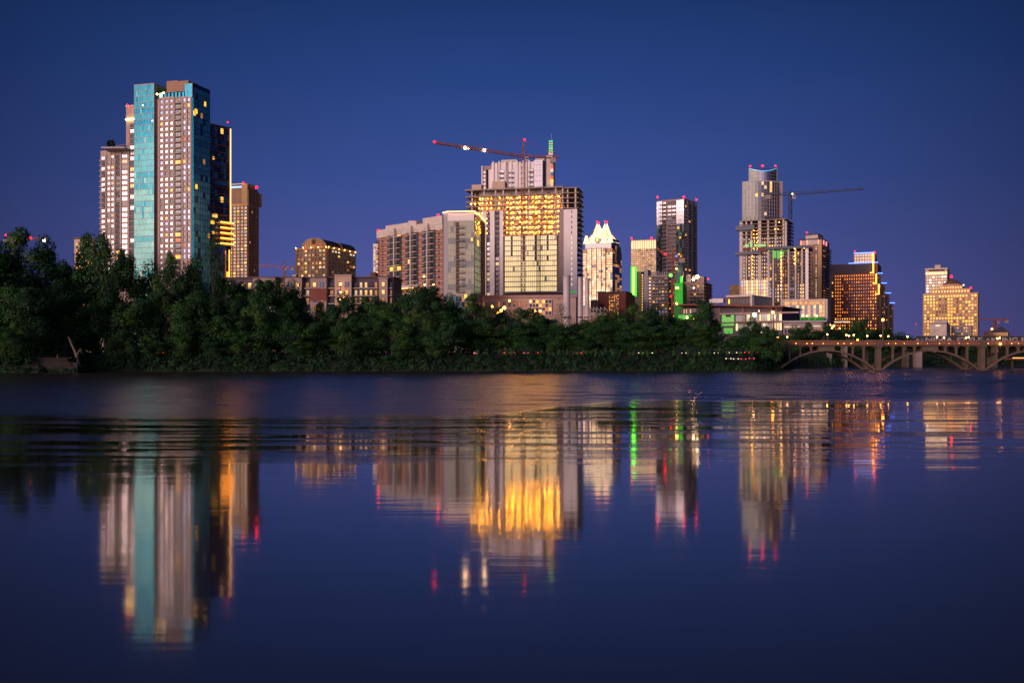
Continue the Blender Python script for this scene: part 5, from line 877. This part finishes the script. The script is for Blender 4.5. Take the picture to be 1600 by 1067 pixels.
# ============================================================ TREES
for k, c in (('leaf_a', (.033, .098, .024)), ('leaf_b', (.020, .064, .021)), ('leaf_c', (.062, .135, .026)), ('leaf_d', (.028, .078, .034)),('leaf_shrub', (.010, .034, .014))):
    M[k] = mat(k, c, rough=.75, var=.35, scale=.35, spec=.2)
def crown_mesh(seed, nb, per, leaf, mats, tall=1.0, zlo=.0, loose=0.0):
    r = random.Random(seed); b = MB(); cen = []
    for i in range(nb):
        for _ in range(40):
            p = Vector((r.uniform(-1, 1), r.uniform(-1, 1), r.uniform(-1, 1)))
            if p.length < 1 and (p.length > .35 or r.random() < .3): break
        s = r.uniform(.20, .40)*(1-.25*p.z); wdt = .84-.14*max(0, p.z); cen.append((Vector((p.x*wdt, p.y*wdt, zlo+.14+(p.z*.5+.5)*(1-zlo-.30))), s))
    for c, s in cen:
        m = r.choices(mats, (5, 4, 2, 2)[:len(mats)])[0]
        for i in range(per):
            d = Vector((r.gauss(0, 1), r.gauss(0, 1), r.gauss(0, 1))).normalized(); rad = s*(.55+.6*r.random()**.7)*(1+loose*r.random()); p = c+Vector((d.x*rad, d.y*rad, d.z*rad*.30))
            n = (d*1.5+Vector((r.gauss(0, .45), r.gauss(0, .45), r.gauss(0, .45)+.3))).normalized(); a = n.orthogonal().normalized(); a = Matrix.Rotation(r.random()*6.28, 3, n) @ a; e = n.cross(a); L1 = leaf*r.uniform(.6, 1.35); L2 = L1*r.uniform(.4, .75)
            q = [p-a*L1, p-e*L2*.9, p+a*L1, p+e*L2]; q = [Vector((v.x, v.y, v.z*1.0)) for v in q]
            b.poly([(v.x, v.y, p.z+(v.z-p.z)*.28) for v in q], m)
    zs_ = sorted(v[2] for v in b.v); k = zs_[int(len(zs_)*.988)]; rs = sorted(math.hypot(v[0], v[1]) for v in b.v); kr = rs[int(len(rs)*.985)]; b.v = [(v[0]/kr, v[1]/kr, v[2]/k) for v in b.v]; cen = [(Vector((c.x/kr, c.y/kr, c.z/k)), s) for c, s in cen]
    return b.mesh('crown'), cen
def trunk_mesh(seed, cen, m='bark'):
    r = random.Random(seed); b = MB(); p0 = Vector((0, 0, -.03)); p1 = Vector((r.uniform(-.05, .05), r.uniform(-.05, .05), .28)); b.bar(p0, p1, .055, m, .038, 8); p2 = p1+Vector((r.uniform(-.08, .08), r.uniform(-.08, .08), .25)); b.bar(p1-Vector((0, 0, .01)), p2, .037, m, .02, 7)
    for c, s in cen[::3]:
        st = p0.lerp(p2, r.uniform(.5, 1)); mid = st.lerp(c, .5)+Vector((0, 0, .04)); b.bar(st, mid, .018, m, .012, 5); b.bar(mid, c, .012, m, .004, 5)
    return b.mesh('trunk')
LM = [['leaf_a', 'leaf_b', 'leaf_c', 'leaf_d'], ['leaf_b', 'leaf_a', 'leaf_d', 'leaf_c'], ['leaf_b', 'leaf_d', 'leaf_a', 'leaf_b']]
V = []
for i in range(6): cm, ce = crown_mesh(40+i, 38, 330, .040, LM[i % 3]); V.append((cm, trunk_mesh(i, ce)))
cm, ce = crown_mesh(91, 30, 70, .040, LM[1], loose=.5); SP = (cm, trunk_mesh(31, ce)); cm, ce = crown_mesh(92, 26, 40, .042, LM[1], loose=.6); SP2 = (cm, trunk_mesh(33, ce))
places = [(30, 'under the open sky at the far left edge'), (75, 'above the timber landing'), (120, 'beside the leaning dead trunk'), (165, 'below the stepped pinkish tower'), (205, 'at the left foot of the teal glass face'), (250, 'below the teal glass face'), (295, 'below the pink stone bays of the tallest tower'), (340, 'below the dark right side of the tallest tower'), (385, 'below the brown tower with the blue roof light'),
          (430, 'below the distant pale crane'), (475, 'below the left edge of the vaulted building'), (520, 'below the right edge of the vaulted building'), (560, 'in front of the mauve apartment row'), (600, 'below the left end of the brick apartments'), (645, 'below the lit terrace of the brick apartments'), (690, 'below the right end of the brick apartments'), (730, 'below the block with the glowing cornice'), (770, 'at the left foot of the gold-lit unfinished tower'),
          (815, 'below the mast of the rust-red crane'), (860, 'below the right half of the unfinished tower'), (900, 'below the smokestacks'), (945, 'below the crowned tower'), (985, 'below the bright green light bar'), (1025, 'below the dark balcony block'), (1065, 'below the green-netted building'), (1105, 'in front of the left half of the library'), (1150, 'over the bright cluster of car lights'), (1200, 'at the left end of the arch bridge'), (1250, 'above the bridge below the gold podium'),
          (1300, 'at the foot of the stepped hotel'), (1350, 'above the bridge below the orange windows'), (1400, 'right of the tall orange road light'), (1470, 'behind the arches below the domed hotel'), (1560, 'behind the arches below the hip-roofed building'), (1700, 'behind the arches at the right edge')]
used = {}
def tree(px, py, hw, Y, v, row, zb=None, group='trees along the riverbank'):
    zb = (gz(px, Y)-.2) if zb is None else zb; X = wx(px, Y); H = wz(py, Y)-zb; Rr = hw/F*Y; pl = min(places, key=lambda p: abs(p[0]-px))[1]; lab = row+' '+pl; k = used.get(lab, 0); used[lab] = k+1
    if k: lab = row+(', second one, ', ', third one, ', ', last one, ')[min(k-1, 2)]+pl
    root = empty('broadleaf_tree', (X, Y, zb), lab, 'tree', group); var = v if isinstance(v, tuple) else V[v % 6]
    rot = R.random()*6.28
    for nm, me, sc_ in (('trunk', var[1], (min(Rr, H*.4),)*2+(H,)), ('crown', var[0], (Rr, Rr, H))):
        o = bpy.data.objects.new(nm, me); C.objects.link(o); o.parent = root; o.scale = sc_; o.rotation_euler = (0, 0, rot)
back = [(-45, 372, 60, 246), (22, 366, 52, 252), (72, 384, 38, 256), (150, 371, 34, 262), (188, 396, 26, 262), (118, 428, 26, 268), (235, 420, 32, 268), (266, 401, 24, 262), (302, 411, 30, 266), (352, 436, 26, 270), (383, 446, 26, 272), (418, 440, 30, 272), (455, 447, 26, 276), (500, 476, 24, 282), (538, 464, 30, 278), (582, 466, 28, 280), (622, 470, 28, 280), (662, 450, 33, 272), (700, 466, 24, 274),
        (738, 464, 30, 276), (782, 487, 26, 282), (822, 483, 26, 282), (852, 496, 26, 284), (905, 505, 26, 286), (938, 490, 28, 280), (985, 479, 32, 276), (1022, 482, 26, 278), (1058, 497, 26, 284), (1094, 470, 20, 280), (1116, 500, 10, 284), (1172, 500, 15, 286), (1192, 512, 26, 286)]
for i, (px, py, hw, Y) in enumerate(back): tree(px, py, hw*1.3, Y, i, 'tall back-row tree')
tree(333, 360, 19, 264, SP, 'tall narrow sparse tree'); tree(878, 470, 20, 280, SP2, 'thin see-through tree with lights behind'); tree(168, 374, 46, 258, SP, 'wide ragged sparse-topped tree'); tree(268, 398, 26, 259, SP2, 'thin feathery-topped tree')
tree(784, 474, 17, 445, SP2, 'small tree glowing orange from a lamp'); tree(800, 480, 12, 450, SP2, 'smaller tree touched by orange lamplight')
front = [(-80, 430, 60, 236), (-10, 420, 42, 236), (42, 452, 34, 237), (92, 446, 28, 252), (128, 500, 22, 256), (165, 462, 36, 252), (214, 470, 34, 252), (262, 455, 36, 254), (312, 462, 34, 254), (360, 476, 32, 256), (404, 470, 34, 256), (446, 492, 30, 257), (488, 505, 30, 258), (530, 494, 32, 258), (574, 500, 30, 258), (612, 492, 30, 258), (656, 486, 34, 258), (700, 495, 30, 258), (742, 500, 30, 258), (786, 508, 28, 260), (826, 506, 28, 260), (866, 508, 28, 261), (908, 517, 26, 261), (946, 508, 30, 261), (990, 505, 30, 261), (1030, 510, 28, 262), (1070, 512, 28, 262), (1098, 508, 24, 262), (1150, 526, 20, 268), (1178, 522, 26, 270), (1206, 540, 22, 273), (1196, 514, 25, 263)]
for i, (px, py, hw, Y) in enumerate(front): tree(px, py, hw*1.2, max(Y, shoreY(px)+13) if 720 < px < 1190 else Y, i+3, 'lower tree near the water')
mid_ = [(20, 505, 30, 230), (190, 520, 26, 247), (236, 525, 24, 249), (285, 515, 26, 250), (335, 528, 24, 251), (385, 520, 26, 252), (470, 530, 26, 254), (555, 528, 24, 254), (635, 530, 24, 255), (680, 525, 24, 255), (765, 533, 24, 256), (850, 532, 24, 257), (930, 540, 22, 258), (1010, 536, 24, 258), (1090, 538, 24, 259)]
for i, (px, py, hw, Y) in enumerate(mid_):
    if px < 720: tree(px, py, hw, Y, i+1, 'small bush-like tree at the waterline')
far = [(1238, 512, 22, 352), (1262, 507, 26, 356), (1292, 508, 24, 360), (1322, 515, 22, 362), (1350, 500, 24, 366), (1378, 514, 20, 372), (1402, 522, 22, 378), (1432, 528, 20, 380)]
for i, (px, py, hw, Y) in enumerate(far): tree(px, py, hw*1.1, Y, i, 'rounded dark tree', 1.5, 'trees behind the bridge')
for i, px in enumerate(range(1245, 2100, 26)): tree(px, 533+R.uniform(0, 4), 20, 348+R.uniform(0, 8), i+2, 'low dark tree', .8, 'trees behind the bridge')
# undergrowth along the bank
r = random.Random(5); q = MB()
def clump(px, Y, zc, rx, rz, n, leaf=.42):
    for i in range(n):
        d = Vector((r.gauss(0, 1), r.gauss(0, 1), r.gauss(0, 1))).normalized(); rad = r.random()**.4; p = Vector((wx(px, Y)+d.x*rx*rad, Y+d.y*rx*rad*.7, max(.05, zc+d.z*rz*rad))); n_ = (d+Vector((0, -.4, .4))).normalized(); a = n_.orthogonal().normalized(); a = Matrix.Rotation(r.random()*6.28, 3, n_) @ a; e = n_.cross(a); s = leaf*r.uniform(.5, 1.2)
        q.poly([p-a*s, p-e*s*.6, p+a*s, p+e*s*.6], mm)
px = -160
while px < 1236:
    sy = shoreY(px)
    for d0, d1, z0, z1, rz in ((.3, 1.4, .3, 1.0, 1.0), (1.6, 3.0, 1.2, 2.6, 1.3), (3.2, 4.6, 2.4, 3.6, 1.5)):
        if 44 < px < 120 and d0 < 3: continue
        mm = r.choice(('leaf_shrub', 'leaf_shrub', 'leaf_shrub', 'leaf_b')); clump(px+r.uniform(-6, 6), sy+r.uniform(d0, d1), r.uniform(z0, z1)+r.choice((0, 0, -.4, .9 if d0 > 1 and px < 735 else 0)), r.uniform(.9, 2.6), rz*r.uniform(.6, 1.5), 85, .36)
    if px > 735 and r.random() < .55: mm = r.choice(('leaf_b', 'leaf_a')); clump(px, sy+r.uniform(3.2, 4.0), 4.6, r.uniform(.5, 1.1), 1.0, 34, .34)
    for d0, d1, z0, z1 in ((12, 15, 5, 6.5), (16, 20, 6, 9)): mm = r.choice(('leaf_b', 'leaf_d', 'leaf_a')); clump(px+r.uniform(-3, 3), sy+r.uniform(d0, d1), r.uniform(z0, z1), 2.3, 2.2, 70, .42)
    px += r.uniform(5, 8)
for px in (44, 50, 57, 66, 84, 97, 104, 112, 118): mm = 'leaf_shrub'; clump(px, 229.2, .5, 1.2, r.uniform(.5, 1.3), 60, .28)
for px in range(38, 128, 6):
    for k in range(3): mm = r.choice(('leaf_b', 'leaf_d')); clump(px, shoreY(px)+r.uniform(9, 14), 4+2.2*k, 2.4, 1.8, 150, .4)
for px in range(1240, 2100, 12): mm = r.choice(('leaf_b', 'leaf_d')); clump(px, shoreY(px)+r.uniform(1, 4), 1.5, 3.0, 2.0, 90, .6)
q.build('undergrowth', None, 'stuff')
o = [x for x in C.objects if x.name == 'undergrowth'][0]; o['label'] = 'dark ground cover along the waterline'
# landing and dead trunk
Yl = 231; ld = empty('timber_landing', (wx(80, Yl), Yl, 0), 'low weathered timber landing at the waterline under the far left trees', 'landing stage'); q = MB(); q.box(wx(45, Yl), wx(112, Yl), Yl, Yl+5, wz(559.5, Yl), wz(558.6, Yl), 'planks')
for i in range(4): q.box(wx(46+i, Yl), wx(111-i*2, Yl), Yl+.1-.02*i, Yl+.35, wz(571.5-3*i, Yl)-.0, wz(569.6-3*i, Yl), 'planks')
q.build('deck', ld)
for px in range(48, 112, 9): q = MB(); q.box(wx(px, Yl), wx(px+8.6, Yl), Yl+.5, Yl+.8, -1, wz(565+1.4*(px % 2), Yl), 'planks'); q.build('side_board', ld)
for px, h_ in ((61, .6), (90, .9)): 
    rt = empty('traffic_cone', (wx(px, Yl+2), Yl+2, wz(558.6, Yl)), 'dim red cone standing on the timber landing, '+('left' if px < 80 else 'right')+' of two', 'cone'); q = MB(); z = wz(558.6, Yl); q.bar((wx(px, Yl+2), Yl+2, z), (wx(px, Yl+2), Yl+2, z+h_), .24, 'lit_cone' if 0 else 'red_brick', .04, 10); q.build('cone_body', rt); q = MB(); q.box(wx(px, Yl+2)-.3, wx(px, Yl+2)+.3, Yl+1.7, Yl+2.3, z+.001, z+.05, 'red_brick'); q.build('base', rt)
dt = empty('dead_tree', (wx(125, 234), 234, 0), 'pale leaning dead trunk with broken limbs at the water, right of the landing', 'tree'); q = MB(); P = [(124.5, 574, .42), (121, 560, .36), (117, 548, .3), (112, 538, .24), (107, 526, .14)]
for (a, b0, r0), (a1, b1, r1) in zip(P, P[1:]): q.bar((wx(a, 234), 234, wz(b0, 234)), (wx(a1, 234), 234, wz(b1, 234)), r0, 'dead_wood', r1, 8)
q.build('trunk', dt); q = MB(); q.bar((wx(119, 234), 234, wz(556, 234)), (wx(127, 234), 233.6, wz(545, 234)), .22, 'dead_wood', .12, 7); q.bar((wx(127, 234), 233.6, wz(545, 234)), (wx(129, 234), 233.6, wz(552, 234)), .12, 'dead_wood', .05, 6); q.bar((wx(109, 234), 234, wz(531, 234)), (wx(113, 234), 234, wz(534, 234)), .1, 'dead_wood', .03, 5); q.build('limb', dt)
# ============================================================ CARS on the riverside road
def car_parts(ang, col):
    out = {}
    def T(p, z): c, s = math.cos(ang), math.sin(ang); return (p[0]*c-p[1]*s, p[0]*s+p[1]*c, z)
    def hx(q, x0, x1, y0, y1, z0, z1, m, ti=0, tf=0, tb=0): q.hexa([T((x0, y0), z0), T((x1, y0), z0), T((x1, y1), z0), T((x0, y1), z0), T((x0+tb, y0+ti), z1), T((x1-tf, y0+ti), z1), T((x1-tf, y1-ti), z1), T((x0+tb, y1-ti), z1)], m)
    q = MB(); hx(q, -2.15, 2.15, -.88, .88, .32, .82, col, .04, .06, .04); hx(q, -2.05, 2.0, -.85, .85, .82, .96, col, .06, .35, .15); out['body'] = [q]
    q = MB(); hx(q, -1.6, 1.05, -.78, .78, .96, 1.42, 'glass_dark', .16, .75, .45); hx(q, -1.12, .28, -.62, .62, 1.421, 1.46, col, .02, .05, .05); out['cabin'] = [q]
    out['wheel'] = []
    for x in (-1.35, 1.35):
        for y in (-.8, .8): q = MB(); q.bar(T((x, y-.1), .32), T((x, y+.1), .32), .32, 'rubber', .32, 14); q.bar(T((x, y-.12), .32), T((x, y+.12), .32), .17, 'car_grey', .17, 10); out['wheel'].append(q)
    out['tail_light'] = []; out['headlight'] = []
    for y in (-.62, .62): q = MB(); hx(q, -2.2, -2.12, y-.11, y+.11, .6, .78, 'tail'); out['tail_light'].append(q); q = MB(); hx(q, 2.12, 2.2, y-.12, y+.12, .57, .72, 'head'); out['headlight'].append(q)
    return out
_cm = {}
def car(px, py, Y, ang, col, label, grp='cars on the riverside road'):
    k = (ang, 'car_dark')
    if k not in _cm: _cm[k] = [(nm, q.mesh(nm)) for nm, l_ in car_parts(ang, 'car_dark').items() for q in l_]
    z = gz(px, Y)+.02; root = empty('parked_car', (wx(px, Y), Y, z), label, 'car', grp)
    for nm, me in _cm[k]: o = bpy.data.objects.new(nm, me); C.objects.link(o); o.parent = root
away, tow = 1.35, -1.2
for px, py, Y, a, col, lb in [(247, 530, 244.5, 2.2, 'car_dark', 'lone dark car with red tail lights among the trees below the teal glass tower'), (748, 544.5, 249.5, away, 'car_dark', 'dark car with dim red tail lights below the glowing cornice block'), (788, 545, 249.5, away+.5, 'car_grey', 'car with red tail lights, left of the close trio below the unfinished tower'),
        (803, 544, 250, away, 'car_dark', 'second car of the trio with red tail lights below the unfinished tower'), (822, 547, 250, away+.2, 'car_grey', 'third car of the trio with red tail lights below the unfinished tower'), (840, 547.5, 250, away+.5, 'car_dark', 'car with red tail lights just right of the trio below the crane mast'), (901, 549, 250, away, 'car_grey', 'left car of the bright red pair below the smokestacks'), (910, 549, 251.5, away+.3, 'car_dark', 'right car of the bright red pair below the smokestacks'),
        (963, 551, 251, away, 'car_dark', 'dark car with tail lights below the crowned tower'), (995, 554, 251.5, tow, 'car_grey', 'dark car with pale headlights below the green light bar'), (1014, 555, 252, tow-.4, 'car_dark', 'dark car with pale headlights below the dark balcony block'), (1062, 558, 252.5, tow, 'car_grey', 'car with pale headlights below the green-netted building'), (1086, 560, 252.5, tow-.3, 'car_dark', 'dark car with headlights left of the bright cluster of car lights'), (1112, 561.5, 253, tow, 'car_grey', 'lowest car with headlights just left of the bright cluster')]:
    car(px, py, shoreY(px)+6.6, a, col, lb)
nm = ['first', 'second', 'third', 'fourth', 'fifth', 'sixth', 'seventh', 'eighth', 'ninth', 'tenth']
for i, (px, d) in enumerate([(1135, 3.4), (1147, 3.3), (1140, 8.6), (1152, 8.8)]): car(px, 0, shoreY(px)+d, -math.pi/2+R.uniform(-.05, .05), R.choice(('car_dark', 'car_grey')), nm[i]+' car from the left showing headlights in the bright cluster of car lights')
for i, (px, d) in enumerate([(1159, 3.2), (1171, 3.4), (1164, 8.7), (1176, 8.9)]): car(px, 0, shoreY(px)+d, math.pi/2+R.uniform(-.05, .05), R.choice(('car_dark', 'car_grey')), nm[i]+' car showing red tail lights in the right part of the bright cluster')
